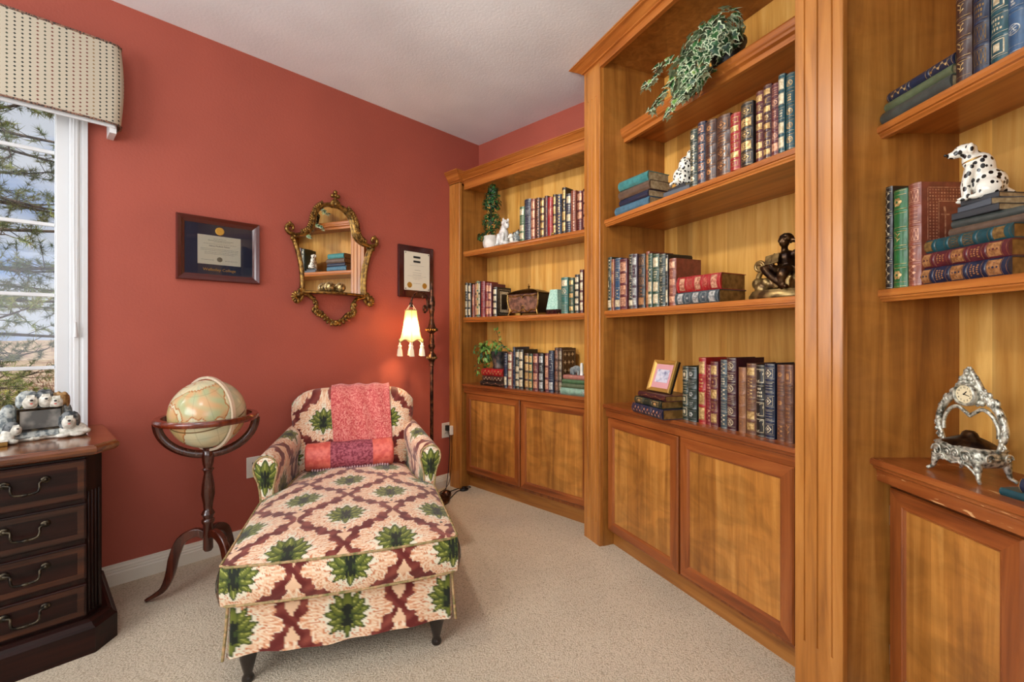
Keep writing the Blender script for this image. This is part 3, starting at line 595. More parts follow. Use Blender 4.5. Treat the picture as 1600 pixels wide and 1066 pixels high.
# corner bookcase
book_row('A', ZS2, 0.245, [
    (.683, .046, .239, 'ltgreen', 'pale', [SO, LN, SO, SO]), (.730, .061, .280, 'navy', 'silver', [LN, T, LN, LN, LN]), (.794, .040, .269, 'rust', 'rose', [SO, SO, SO, SO]), (.834, .035, .271, 'dkbrown', 'rose', [VI, T, VI, VI]),
    (.869, .036, .263, 'dkbrown', 'gold', [SO, SO, SO, SO, SO]), (.905, .027, .271, 'dkmaroon', 'rose', [VI, VI]), (.932, .043, .254, 'red', 'rose', ['', T, '', '']), (.978, .026, .265, 'black', 'gold', [FL, FL, FL, FL]),
    (1.004, .046, .257, 'navy', 'gold', [VI, T, VI, VI]), (1.051, .032, .293, 'black', 'gold', [SO, VI, SO, SO]), (1.084, .040, .246, 'navy', 'pale', [SO, LN, SO, LN]), (1.126, .041, .254, 'rust', 'rose', [LN, VI, LN, VI]), (1.168, .042, .245, 'maroon', 'rose', [SO, SO, SO, LN]), (1.212, .042, .25, 'dkmaroon', 'rose', [SO, SO, SO])],
    'along from the ivy topiary', 'leather books on the upper shelf of the corner bookcase', 0.15)
w_ = 'from red wall, beside brass casket'
book_row('A', ZS3, 0.248, [
    (.121, .029, .266, 'black', 'pale', [SO, VI, SO, SO]), (.155, .033, .260, 'black', 'pale', [SO, SO, SO, SO]), (.193, .030, .248, 'rust', 'rose', [LN, SO, LN]), (.226, .025, .267, 'dkbrown', 'rose', [SO, SO, SO]),
    (.251, .022, .271, 'ltgreen', 'gold', [SO, SO, SO, SO]), (.275, .019, .266, 'black', 'pale', [SO, SO, SO]), (.295, .046, .264, 'dkred', 'rose', [LN, T, LN, LN]), (.344, .034, .248, 'dkred', 'rose', [SO, LN, SO, SO]), (.379, .039, .242, 'maroon', 'rose', [SO, SO, SO, SO]), (.427, .041, .212, 'black', 'pale', [SO, SO, SO, SO], dict(cover='panel'))],
    w_, 'leather books on the middle shelf of the corner bookcase', 0.14)
book_row('A', ZS3, 0.248, [
    (1.052, .056, .228, 'seagreen', 'pale', [SO, RI, '', LN]), (1.112, .039, .222, 'green', 'gold', [SO, LN, SO, LN, SO]), (1.154, .033, .239, 'black', 'pale', [SO, SO, SO, SO, SO]), (1.191, .027, .266, 'maroon', 'pale', [SO, SO, SO, SO]), (1.222, .03, .25, 'dkbrown', 'pale', [SO, SO])],
    'from the aqua shade', 'green books on the middle shelf of the corner bookcase', 0.14)
book_row('A', ZCA, 0.22, [
    (.514, .033, .244, 'navy', 'pale', [LN, '', SO]), (.549, .045, .254, 'rust', 'pale', [SO, SO, SO, SO]), (.597, .021, .290, 'navy', 'pale', [LN, LN]), (.620, .039, .273, 'dkgreen', 'pale', [SO, T, SO, SO, SO]), (.661, .041, .274, 'black', 'pale', [SO, SO, SO, SO]),
    (.709, .040, .250, 'dkbrown', 'gold', [SO, SO, SO, SO]), (.751, .036, .248, 'green', 'gold', [SO, SO, SO, SO]), (.789, .047, .249, 'maroon', 'rose', [SO, T, SO, SO]), (.840, .042, .251, 'black', 'silver', [SO, T, SO, SO]), (.890, .033, .255, 'maroon', 'rose', [SO, SO, SO]),
    (.925, .043, .272, 'navy', 'silver', [T, F, LN, SO]), (.975, .029, .292, 'dkbrown', 'rose', [LA, LA, LA, LA]), (1.005, .028, .289, 'dkbrown', 'pale', [LA, LA, LA, LA], dict(cover='rosettes'))],
    'along from the potted ivy', 'leather books on the counter of the corner bookcase', 0.15)
g = 'books lying under the potted ivy'
book('A', .280, .235, ZCA, .033, .245, 'black', [VI], 'thin black book at the bottom under the potted ivy', g, .16, 'rose', True)
book('A', .297, .228, ZCA + .0335, .040, .215, 'dkbrown', [VI, VI], 'brown book lying between red and black under the ivy', g, .15, 'pale', True)
book('A', .290, .228, ZCA + .074, .052, .222, 'red', [VI, VI], 'thick red book directly under the potted ivy', g, .15, 'gold', True)
g = 'cloth books lying at the end of the low counter'
book('A', 1.046, .245, ZCA, .042, .22, 'aqua', ['', '', '', SQ][::-1], 'pale aqua cloth book, lowest of four lying together', g, .15, 'silver', True, pages='pages_old')
book('A', 1.050, .243, ZCA + .0425, .027, .21, 'sage', [], 'sage cloth book lying on the pale aqua book', g, .15, 'pale', True, pages='pages_old')
book('A', 1.055, .242, ZCA + .070, .026, .21, 'ltgreen', [], 'mid green cloth book lying under the pink one', g, .15, 'pale', True, pages='pages_old')
book('A', 1.063, .241, ZCA + .0965, .028, .2, 'pink', [VI], 'pink cloth book on top, beneath the stone figurine', g, .15, 'rose', True, pages='pages_old')
# clock bookcase
ZC1, ZC2 = ZS2 + .012, ZS3 + .008
book_row('C', ZC1, -0.155, [(.195, .043, .325, 'dkbrown', 'gold', [LF, LF, LF, LF, LF, LF]), (.240, .040, .31, 'navy', 'darkgilt', [LA, LA, T, LA, LA]), (.281, .043, .30, 'teal', 'pale', [SQ, T, SQ, T, SQ]), (.326, .036, .29, 'steelblue', 'silver', [RI, VT, RI]), (.364, .036, .29, 'rust', 'gold', [LN, LN, LN, LN]), (.402, .04, .29, 'dkgreen', 'gold', [LN, LN, LN])],
    'past the three flat dark books', 'upright books on the upper shelf of the clock bookcase')
g = 'dark books lying on the upper shelf of the clock bookcase'
book('C', -.028, -.146, ZC1, .036, .225, 'grey', [], 'charcoal cloth book, lowest of the three lying up high', g, .20, 'pale', True, pages='pages_old')
book('C', -.020, -.150, ZC1 + .0365, .026, .215, 'sage', [], 'old olive grey book between charcoal and blue ones', g, .19, 'pale', True, pages='pages_old')
book('C', -.012, -.152, ZC1 + .063, .028, .21, 'navy', [VI, '', VI], 'dark blue book on top of the high flat stack', g, .19, 'gold', True, pages='pages_old')
w_ = 'from side panel above the clock'
book_row('C', ZC2, -0.152, [(-.024, .027, .313, 'black', 'pale', [VI, VI, VI, VI]), (.006, .049, .291, 'brightgreen', 'gold', [FW, '', LF, '', FW]), (.057, .043, .294, 'rust', 'rose', [LA, LN, LA, VI, VI], dict(cover='sword', d=0.215))], w_, 'upright books on the middle shelf of the clock bookcase', .17, 0)
jb = bpy.data.objects['book']
g = 'books lying under the spotted dog on mini books'
book('C', .074, -.162, ZC2, .046, .252, 'navy', [FL, T, FL, T, FL], 'navy book with copper emblems, lowest under the sitting dog', g, .16, 'copper', True)
book('C', .074, -.164, ZC2 + .0465, .042, .25, 'maroon', [FL, T, FL, T, FL], 'maroon book with copper panels lying on the navy one', g, .155, 'copper', True)
book('C', .080, -.168, ZC2 + .089, .036, .245, 'teal', [SO, '', LA, LA, '', SO], 'deep teal book with long gilt lattice, above the maroon one', g, .15, 'darkgilt', True)
book('C', .150, -.185, ZC2 + .1255, .022, .19, 'oldbrown', [], 'small old brown book lying on the deep teal one', g, .12, 'pale', True, 4, pages='pages_old')
book('C', .155, -.187, ZC2 + .148, .020, .185, 'grey', [], 'small old grey book directly under the sitting dog', g, .12, 'pale', True, 6, pages='pages_old')
book('C', .300, -.162, ZC, .018, .16, 'teal', [], 'flat dark teal book near the edge beside the clock', 'small books beside the clock', .1, 'pale', True, 2)
book('C', .338, -.172, ZC + .0185, .032, .12, 'navy', [FL, FL], 'small navy gilt book lying on the flat teal one', 'small books beside the clock', .08, 'gold', True, 2)
# ------------------------------------------------------------------ upholstered chaise
def vcol_mat(name, rough=0.7, sheen=0.0, bscale=300, bst=0.15, coat=0.0, bdist=0.003):
    m = bsdf(name, (1, 1, 1, 1), rough, 0, 0.3, coat)
    a = N(m, 'VertexColor'); a.layer_name = 'pattern'; base(m, a.outputs[0])
    if sheen: m.node_tree.nodes['Principled BSDF'].inputs['Sheen Weight'].default_value = sheen
    if bst:
        n = N(m, 'TexNoise', Scale=bscale, Detail=3); L(m, coords(m), n.inputs['Vector']); bump(m, n.outputs['Fac'], bst, bdist)
    return m
M['damask'] = vcol_mat('damask_velvet', 0.65, 0.25)
M['globe_map'] = vcol_mat('printed_globe_map', 0.22, 0, bst=0, coat=0.4)
def np_mesh(name, V, Fq, mats, parent=None, colors=None, smooth=True):
    me = bpy.data.meshes.new(name); V = np.asarray(V, np.float32).reshape(-1, 3); Fq = np.asarray(Fq, np.int32).reshape(-1, 4)
    me.vertices.add(len(V)); me.vertices.foreach_set('co', V.ravel()); me.loops.add(len(Fq) * 4); me.loops.foreach_set('vertex_index', Fq.ravel())
    me.polygons.add(len(Fq)); me.polygons.foreach_set('loop_start', np.arange(0, len(Fq) * 4, 4)); me.update(calc_edges=True)
    if colors is not None:
        ca = me.color_attributes.new('pattern', 'FLOAT_COLOR', 'POINT'); c = np.ones((len(V), 4), np.float32); c[:, :3] = colors.reshape(-1, 3); ca.data.foreach_set('color', c.ravel())
    for m in (mats if isinstance(mats, (list, tuple)) else [mats]): me.materials.append(M[m] if isinstance(m, str) else m)
    me.validate()
    if smooth: me.shade_smooth()
    o = bpy.data.objects.new(name, me); COL.objects.link(o)
    if parent: o.parent = parent
    return o
def gridfaces(nr, nc, off=0, wrap=False):
    i, j = np.meshgrid(np.arange(nr - 1), np.arange(nc if wrap else nc - 1), indexing='ij'); a = i * nc + j; b = i * nc + (j + 1) % nc
    return np.stack([a, b, b + nc, a + nc], -1).reshape(-1, 4) + off
LC = lambda r, g, b: np.array(lin(r, g, b)[:3])
def damask(u, v, P=0.36, Q=0.43, tall=1.0):
    u = np.asarray(u, float); v = np.asarray(v, float); sh = u.shape; u = u.ravel(); v = v.ravel()
    def cell(ou, ov):
        du = (u - ou + P / 2) % P - P / 2; dv = (v - ov + Q / 2) % Q - Q / 2
        return du, dv, np.abs(du) / (P / 2) - (0.5 + 0.5 * np.cos(PI * np.abs(dv) / (Q / 2)))
    a = cell(0, 0); b = cell(P / 2, Q / 2); pick = a[2] <= b[2]
    x = np.where(pick, a[0], b[0]); y = np.where(pick, a[1], b[1]) / tall; e = np.where(pick, a[2], b[2])
    ax = np.abs(x); rr = np.hypot(ax, y); th = np.arctan2(y, ax + 1e-6)
    sc = 0.17 * np.abs(np.sin(th * 6 + 0.4)) + 0.08 * np.abs(np.sin(th * 13 + e * 6)) - 0.07        # scalloped edges
    es = e + sc
    wob = np.sin(u * 61 + np.sin(v * 47) * 2) * np.sin(v * 53 + np.sin(u * 37) * 2)
    cream, peach, lpeach, rust, rose, olive, green, dark, orange = LC(232, 224, 200), LC(222, 164, 126), LC(234, 194, 158), LC(100, 26, 20), LC(150, 74, 60), LC(106, 114, 38), LC(54, 70, 22), LC(18, 26, 12), LC(206, 130, 88)
    mixc = lambda c, d, t: c + (d - c) * np.clip(t, 0, 1)[:, None]
    col = np.repeat(cream[None], len(u), 0)
    col = mixc(col, lpeach[None], (es + 0.46 + 0.06 * wob) / 0.08)
    col = mixc(col, peach[None], (es + 0.30) / 0.22)
    # curled outlines in the peach ruffles
    fp = ((th * 3.2 + 0.2) % 1.0 - 0.5) * 2.2; fq = (es + 0.24) / 0.19; fr = np.hypot(fp, fq); cur = np.abs(np.sin(fr * 4.2 + np.arctan2(fq, fp))); m_ = (es > -0.50) & (es < -0.03)
    col = np.where((m_ & (cur < 0.20) & (fr < 1.6))[:, None], orange, col); col = np.where((m_ & (cur > 0.90))[:, None], LC(242, 220, 192), col)
    scal = np.abs(es + 0.50 + 0.05 * np.sin(th * 14)); col = np.where((scal < 0.018)[:, None], orange, col)
    # the rust ribbon along the lattice, broken where motifs point at each other
    ribbon = (es > -0.085); fade = 0.5 + 0.5 * np.sin(np.abs(y) * 34 + 0.5)
    rc = mixc(np.repeat(rust[None], len(u), 0), rose[None], (wob + 0.4) * 0.6 + 0.25 * fade - 0.15)
    col = np.where(ribbon[:, None], rc, col); gap = (ax < 0.024) & (np.abs(y) > 0.15); col = np.where(gap[:, None], lpeach, col)
    # green palmette
    ax = ax * 1.24; by = (y + 0.012) * 1.2; heart = (ax / 0.034) ** 2 + (by / 0.040) ** 2; col = np.where((heart < 1)[:, None], green, col)
    def petal(col, ang, r0, ln, wd, ox=0.0):
        px, py = ax - ox, by; ca, sa = math.cos(R(ang)), math.sin(R(ang)); s_ = px * sa + py * ca; t_ = px * ca - py * sa
        q = ((s_ - r0) / ln) ** 2 + (t_ / (wd * (1.15 - 0.5 * (s_ - r0) / ln))) ** 2; ins = q < 1
        c = mixc(np.repeat(olive[None], len(u), 0), green[None], q * 1.5 - 0.25); c = np.where((q > 0.80)[:, None], LC(38, 52, 20), c); c = np.where((np.abs(t_) < 0.0015)[:, None] & (q < 0.4)[:, None], LC(170, 172, 90), c)
        return np.where(ins[:, None], c, col)
    for ang, r0, ln, wd in ((180, 0.056, 0.034, 0.013), (150, 0.040, 0.024, 0.013), (128, 0.060, 0.030, 0.012), (100, 0.050, 0.032, 0.016), (74, 0.066, 0.034, 0.015), (50, 0.056, 0.042, 0.019), (28, 0.074, 0.036, 0.015), (0, 0.062, 0.050, 0.022)): col = petal(col, ang, r0, ln, wd)
    core = np.minimum((ax / 0.009) ** 2 + ((by - 0.006) / 0.050) ** 2, np.minimum(((ax - 0.015) / 0.006) ** 2 + ((by - 0.022 - ax * 0.4) / 0.022) ** 2, ((ax - 0.015) / 0.006) ** 2 + ((by + 0.022 + ax * 0.3) / 0.018) ** 2)); col = np.where((core < 1)[:, None], dark, col)
    dot = (ax ** 2 + (y + 0.118) ** 2) < 0.007 ** 2; col = np.where(dot[:, None], dark, col)
    return col.reshape(sh + (3,))
CHA = thing('chaise_lounge', 'floral velvet chaise lounge with rolled arms on beige carpet', 'chaise lounge', (-1.798, -1.276, 0), (0, 0, math.atan2(-0.4828, 0.8757)))
hwid = lambda l: 0.390 - 0.075 * (1 / (1 + np.exp(-(l - 0.64) / 0.022))) - 0.05 * np.clip((l - 0.7) / 0.4, 0, 1)
ST = 0.0040
# seat cushion: crowned top, boxed sides, T-shaped
na, nl = 190, 300; A_, T_ = np.meshgrid(np.linspace(-1, 1, na), np.linspace(0, 1, nl), indexing='xy')
front = lambda a: -0.052 - 0.026 * (1 - a ** 2)
Lq = front(A_) + (1.08 - front(A_)) * T_; Wq = A_ * hwid(Lq)
Zq = 0.418 + 0.052 * (1 - np.abs(A_) ** 3.2) ** 0.75 * np.clip(1 - np.abs((T_ - 0.52) / 0.52) ** 3.6, 0, 1) ** 0.75 + 0.004 * np.sin(Wq * 17) * np.sin(Lq * 13)
V = [np.stack([Wq, Lq, Zq], -1).reshape(-1, 3)]; Cc = [damask(Wq + 0.192, Lq + 0.028).reshape(-1, 3)]; Fc = [gridfaces(nl, na)]
off = na * nl; nb = 34
B_, A2 = np.meshgrid(np.linspace(0, 1, nb), np.linspace(-1, 1, 220), indexing='ij'); bul = 0.016 * np.sin(PI * B_)
Lf = front(A2); Wf = A2 * hwid(Lf)
V.append(np.stack([Wf, Lf - bul, 0.418 - 0.128 * B_], -1).reshape(-1, 3)); Cc.append(damask(Wf - 0.012, 0.03 - 0.128 * B_ * 1.08 - 0.0).reshape(-1, 3)); Fc.append(gridfaces(nb, 220, off)); off += nb * 220
for sg in (-1, 1):
    B_, L2 = np.meshgrid(np.linspace(0, 1, nb), np.linspace(-0.052, 1.08, 260), indexing='ij'); bul = 0.014 * np.sin(PI * B_)
    V.append(np.stack([sg * (hwid(L2) + bul), L2, 0.418 - 0.128 * B_], -1).reshape(-1, 3)); Cc.append(damask(L2 + 0.1, 0.03 - 0.138 * B_).reshape(-1, 3)); Fc.append(gridfaces(nb, 260, off)); off += nb * 260
seat = np_mesh('seat_cushion', np.concatenate(V), np.concatenate(Fc), 'damask', CHA, np.concatenate(Cc))
# piping along the cushion seams
M['piping'] = mottled('twisted_piping', lin(196, 158, 116), lin(112, 112, 60), 60, 0.7, lo=0.35, hi=0.65)
for zz in (0.418, 0.291):
    aa = np.linspace(-1, 1, 40); pts = [(-hwid(l) - 0.002, l, zz) for l in np.linspace(1.0, -0.04, 60)] + [(a * 0.390, front(a) - 0.003, zz) for a in aa[1:-1]] + [(hwid(l) + 0.002, l, zz) for l in np.linspace(-0.04, 1.0, 60)]
    MB().tube(pts, 0.0048, 6).build('piping', 'piping', seat, smooth=1.2)
# skirted base
ns, nz_ = 460, 54; per = [(-0.366, 1.14), (-0.366, -0.03), (0.366, -0.03), (0.366, 1.14)]
S_ = np.linspace(0, 1.17 * 2 + 0.732, ns); Zb = np.linspace(0.30, 0.104, nz_)
def along(s):
    if s < 1.17: return -0.366, 1.14 - s, -1, 0
    if s < 1.17 + 0.732: return -0.366 + s - 1.17, -0.03, 0, -1
    return 0.366, -0.03 + s - 1.902, 1, 0
pt = np.array([along(s) for s in S_]); Zg, Sg = np.meshgrid(Zb, S_, indexing='ij'); k = (0.30 - Zg) / 0.2
wave = (0.012 * k + 0.006 * k * np.sin(Sg * 19) + 0.004 * k * np.sin(Sg * 43 + 1)); Zw = Zg + 0.006 * k * np.sin(Sg * 11 + 0.6)
pw = pt[:, 0][None] + pt[:, 2][None] * wave; pl = pt[:, 1][None] + pt[:, 3][None] * wave
uu = np.where((Sg >= 1.17) & (Sg <= 1.902), Sg - 1.17 - 0.366, Sg)
np_mesh('skirt', np.stack([pw, pl, Zw], -1), gridfaces(nz_, ns), 'damask', CHA, damask(uu, Zg - 0.195, 0.36, 0.43, 1.0))
MB().box(-0.36, 0.36, -0.025, 1.12, 0.14, 0.295).build('base_frame', 'black', CHA, smooth=0)
for sg in (-1, 1): MB().tube([(sg * 0.372, -0.032, 0.298), (sg * 0.378, -0.036, 0.2), (sg * 0.386, -0.042, 0.106)], 0.005, 6).build('piping', 'piping', CHA, smooth=1.2)
legp = [(0.0, 0.0), (0.017, 0.0), (0.020, 0.006), (0.018, 0.016), (0.013, 0.024), (0.015, 0.032), (0.022, 0.06), (0.027, 0.085), (0.025, 0.10), (0.030, 0.108), (0.030, 0.15), (0.0, 0.15)]
for w, l in ((-0.32, 0.0), (0.32, 0.0), (-0.30, 1.05), (0.30, 1.05)): MB().lathe(legp, 16, (w, l, 0)).build('leg', 'chair_leg', CHA, smooth=1.0)
# backrest
na, nsb = 170, 230; a = np.linspace(-1, 1, na); s = np.linspace(0, 1, nsb); Sg, Ag = np.meshgrid(s, a, indexing='ij')
ztop = 0.868 - 0.012 * Ag ** 2 - 0.075 * np.abs(Ag) ** 7; th = 0.062 * np.sqrt(np.clip(1 - np.abs(Ag) ** 7, 0, 1)) + 0.002
hgt = ztop - 0.40 - th; up = np.clip(Sg / 0.46, 0, 1); dn = np.clip((Sg - 0.54) / 0.46, 0, 1); ar = np.clip((Sg - 0.46) / 0.08, 0, 1) * PI
zz = np.where(Sg < 0.46, 0.40 + hgt * up, np.where(Sg > 0.54, 0.40 + hgt * (1 - dn), 0.40 + hgt + th * np.sin(ar)))
side = np.where(Sg < 0.46, -1, np.where(Sg > 0.54, 1, -np.cos(ar)))
mid = 1.045 + (zz - 0.42) * 0.24
lq = mid + side * th - 0.022 * np.where(side < 0, 1, 0) * np.sin(PI * np.clip((zz - 0.42) / 0.45, 0, 1)) * (1 - Ag ** 4)
wq = Ag * (0.295 + 0.045 * np.clip((zz - 0.42) / 0.3, 0, 1))
np_mesh('backrest', np.stack([wq, lq, zz], -1), gridfaces(nsb, na), 'damask', CHA, damask(wq * 1.03 - 0.012, Sg * 1.02 - 0.13))
# rolled arms
for sg in (-1, 1):
    cs = [(-0.030, 0.28), (-0.034, 0.40), (-0.036, 0.47), (-0.046, 0.52), (-0.052, 0.555), (-0.046, 0.590), (-0.026, 0.612), (0.0, 0.620), (0.026, 0.612), (0.046, 0.590), (0.052, 0.560), (0.046, 0.530), (0.032, 0.495), (0.024, 0.45), (0.02, 0.38), (0.02, 0.12)]
    CS = np.array([tuple(p) for p in spline([(p, q, 0) for p, q in cs], 9)])[:, :2]; arcl = np.concatenate([[0], np.cumsum(np.hypot(*np.diff(CS, axis=0).T))])
    nlr = 150; lr = np.linspace(0.605, 1.14, nlr); q = (lr - 0.605) / 0.535
    cen = 0.378 - 0.062 * q; g = np.clip((CS[:, 1] - 0.40) / 0.2, 0, 1)
    rnd = np.minimum(1, np.sqrt(np.clip((lr - 0.600) / 0.02, 0, 1)) * 0.08 + 0.92)
    Wm = sg * (cen[:, None] + CS[None, :, 0] * rnd[:, None]); Zm = CS[None, :, 1] + 0.045 * q[:, None] * g[None]
    Zm = 0.5 + (Zm - 0.5) * rnd[:, None]
    Lm = np.repeat(lr[:, None], len(CS), 1); Um = np.repeat(arcl[None], nlr, 0)
    arm = np_mesh('arm', np.stack([Wm, Lm, Zm], -1), gridfaces(nlr, len(CS)), 'damask', CHA, damask(Lm * 0.9 + (0.05 if sg < 0 else 0.14), Um * 0.8 - 0.1))
    # front facing of the arm
    out = np.stack([Wm[0], Lm[0] * 0 + 0.606, Zm[0]], -1); c0 = np.array([sg * 0.378, 0.594, 0.0]); rows = []
    for k in np.linspace(0, 1, 22):
        axis = np.stack([np.full(len(CS), sg * 0.378), np.full(len(CS), 0.594), np.clip(Zm[0], 0.30, 0.575)], -1); rows.append(out * (1 - k) + axis * k)
    fr = np.stack(rows); np_mesh('arm_front', fr, gridfaces(22, len(CS)), 'damask', arm, damask(fr[..., 0] - sg * 0.378, fr[..., 2] - 0.52))
    MB().tube([(x, y - 0.003, z) for x, y, z in out[4:-8:2]], 0.0045, 6).build('piping', 'piping', arm, smooth=1.2)
# pink throw over the back
def throw_mat():
    m = bsdf('pink_paisley_throw', lin(214, 96, 88), 0.8); m.node_tree.nodes['Principled BSDF'].inputs['Sheen Weight'].default_value = 0.4
    n = N(m, 'TexVoronoi', Scale=70.0, feature='DISTANCE_TO_EDGE'); n2 = N(m, 'TexNoise', Scale=30.0, Detail=4, Distortion=2.0); L(m, coords(m), n2.inputs['Vector']); L(m, n2.outputs['Color'], n.inputs['Vector'])
    v = N(m, 'TexNoise', Scale=45.0, Detail=3, Distortion=3.0); L(m, coords(m), v.inputs['Vector'])
    r = ramp(m, ((0.38, lin(186, 62, 66)), (0.5, lin(208, 96, 90)), (0.6, lin(226, 144, 132)))); L(m, v.outputs['Fac'], r.inputs[0]); base(m, r.outputs[0]); bump(m, v.outputs['Fac'], 0.4, 0.004); return m
M['throw'] = throw_mat()
nr, nc = 120, 46; sv = np.linspace(0.045, 0.80, nr); wv = np.linspace(0, 1, nc)
idx = np.clip((sv * (nsb - 1)).astype(int), 0, nsb - 1); mida = na // 2
zl, ll = zz[idx, mida], lq[idx, mida]; tz, tl = np.gradient(zl), np.gradient(ll); nn = np.hypot(tz, tl) + 1e-9; nl_, nz2 = -tz / nn, tl / nn
rip = 0.004 * np.sin(wv[None] * 21 + sv[:, None] * 9) + 0.003 * np.sin(sv[:, None] * 40)
ofs = 0.013 + rip; w0 = -0.118 + 0.010 * np.sin(sv * 9); w1 = 0.205 + 0.008 * np.sin(sv * 7 + 1)
Vt = np.stack([w0[:, None] + (w1 - w0)[:, None] * wv[None], ll[:, None] + nl_[:, None] * ofs, zl[:, None] + nz2[:, None] * ofs], -1)
BL = tag(np_mesh('throw_blanket', Vt, gridfaces(nr, nc), 'throw'), 'coral pink patterned throw draped over the chaise back', 'blanket')
md = BL.modifiers.new('thick', 'SOLIDIFY'); md.thickness = 0.008; BL.matrix_world = Matrix.Translation((-1.798, -1.276, 0)) @ Matrix.Rotation(math.atan2(-0.4828, 0.8757), 4, 'Z')
# bolster pillow
M['bolster'] = mottled('mauve_chenille', lin(124, 44, 60), lin(176, 92, 104), 90, 0.85, bmp=0.4, bdist=0.004)
M['bolster_end'] = mottled('coral_quilted_satin', lin(206, 84, 74), lin(226, 112, 96), 40, 0.5, bmp=0.3)
a_ = math.atan2(-0.4828, 0.8757); lx, lw = 0.915, -0.015
BO = thing('bolster_pillow', 'pink and mauve bolster pillow lying against the chaise back', 'pillow', (-1.798 + math.cos(a_) * lw - math.sin(a_) * lx, -1.276 + math.sin(a_) * lw + math.cos(a_) * lx, 0.452), (0, 0, a_ + R(3)))
def roll(x0, x1, r, bulge=0.0, caps=(False, False), k=24):
    b = MB(); n = 14; pts = []; rad = []
    for i in range(n + 1): x = x0 + (x1 - x0) * i / n; pts.append((x, 0, 0.072)); rad.append(r * (1 + 0.03 * math.sin(x * 40)))
    for e, at in ((0, 0), (1, n)):
        if caps[e]: rad[at] *= 0.80
    return b.tube(pts, rad, k)
roll(-0.105, 0.115, 0.072).build('cover', 'bolster', BO, smooth=1.3)
roll(-0.228, -0.103, 0.0735, caps=(True, False)).build('end_band', 'bolster_end', BO, smooth=1.3)
roll(0.113, 0.224, 0.0735, caps=(False, True)).build('end_band', 'bolster_end', BO, smooth=1.3)
b = MB()
for x0 in np.linspace(-0.19, 0.19, 30): b.ball((x0, -0.058 + 0.006 * math.sin(x0 * 90), 0.014), (0.006, 0.010, 0.008), 6, 4)
M['fringe'] = bsdf('lilac_fringe', lin(182, 148, 150), 0.8); fr_ = b.build('fringe', 'fringe', BO); fr_['kind'] = 'stuff'

# ------------------------------------------------------------------ dark wooden drawer cabinet under the window
CAB = thing('filing_cabinet', 'dark mahogany drawer cabinet with polished top under the window', 'cabinet', (-2.9, -0.28, 0))
cx_ = 2.9; cy_ = 0.28
def octo(x0, x1, y0, y1, c): return [(x0 + cx_, y1 + cy_), (x0 + cx_, y0 + cy_), (x1 - c + cx_, y0 + cy_), (x1 + cx_, y0 + c + cy_), (x1 + cx_, y1 + cy_)]
def slab(rows, name, mat, bev=0):
    b = MB(); v = []
    for inset, z in rows: v += [(x, y, z) for x, y in octo(-3.46 + inset, -2.346 - inset, -0.565 + inset, -0.03, 0.072 - inset * 0.4)]
    n = 5; k = len(rows); b.add(v, [(i * n + q, i * n + (q + 1) % n, (i + 1) * n + (q + 1) % n, (i + 1) * n + q) for i in range(k - 1) for q in range(n)] + [tuple(range(n))[::-1], tuple(range((k - 1) * n, k * n))])
    return b.build(name, mat, CAB, smooth=0.3)
slab([(0.012, 0.732), (0.004, 0.740), (0.0, 0.747), (0.0, 0.756), (0.006, 0.763), (0.010, 0.764), (0.012, 0.768)], 'top', 'mahogany_top')
slab([(0.006, 0.0), (0.006, 0.092), (0.016, 0.100), (0.022, 0.112), (0.034, 0.118), (0.034, 0.122)], 'plinth', 'mahogany')
slab([(0.050, 0.120), (0.050, 0.722), (0.040, 0.728), (0.034, 0.734)], 'carcass', 'mahogany_v')
b = MB()   # fluting on the canted corner
p0 = Vector((-2.346 - 0.05 - (0.072 - 0.02) + cx_, -0.565 + 0.05 + cy_, 0)); p1 = Vector((-2.346 - 0.05 + cx_, -0.565 + 0.05 + 0.052 + cy_, 0)); dr = (p1 - p0); nn_ = Vector((dr.y, -dr.x, 0)).normalized()
for t in (0.2, 0.4, 0.6, 0.8): q = p0 + dr * t; b.tube([q + nn_ * 0.001 + Vector((0, 0, z)) for z in (0.135, 0.14, 0.585, 0.59)], [0.001, 0.0042, 0.0042, 0.001], 8)
b.build('fluting', 'mahogany_v', CAB, smooth=1.0)
yf = -0.515 + cy_
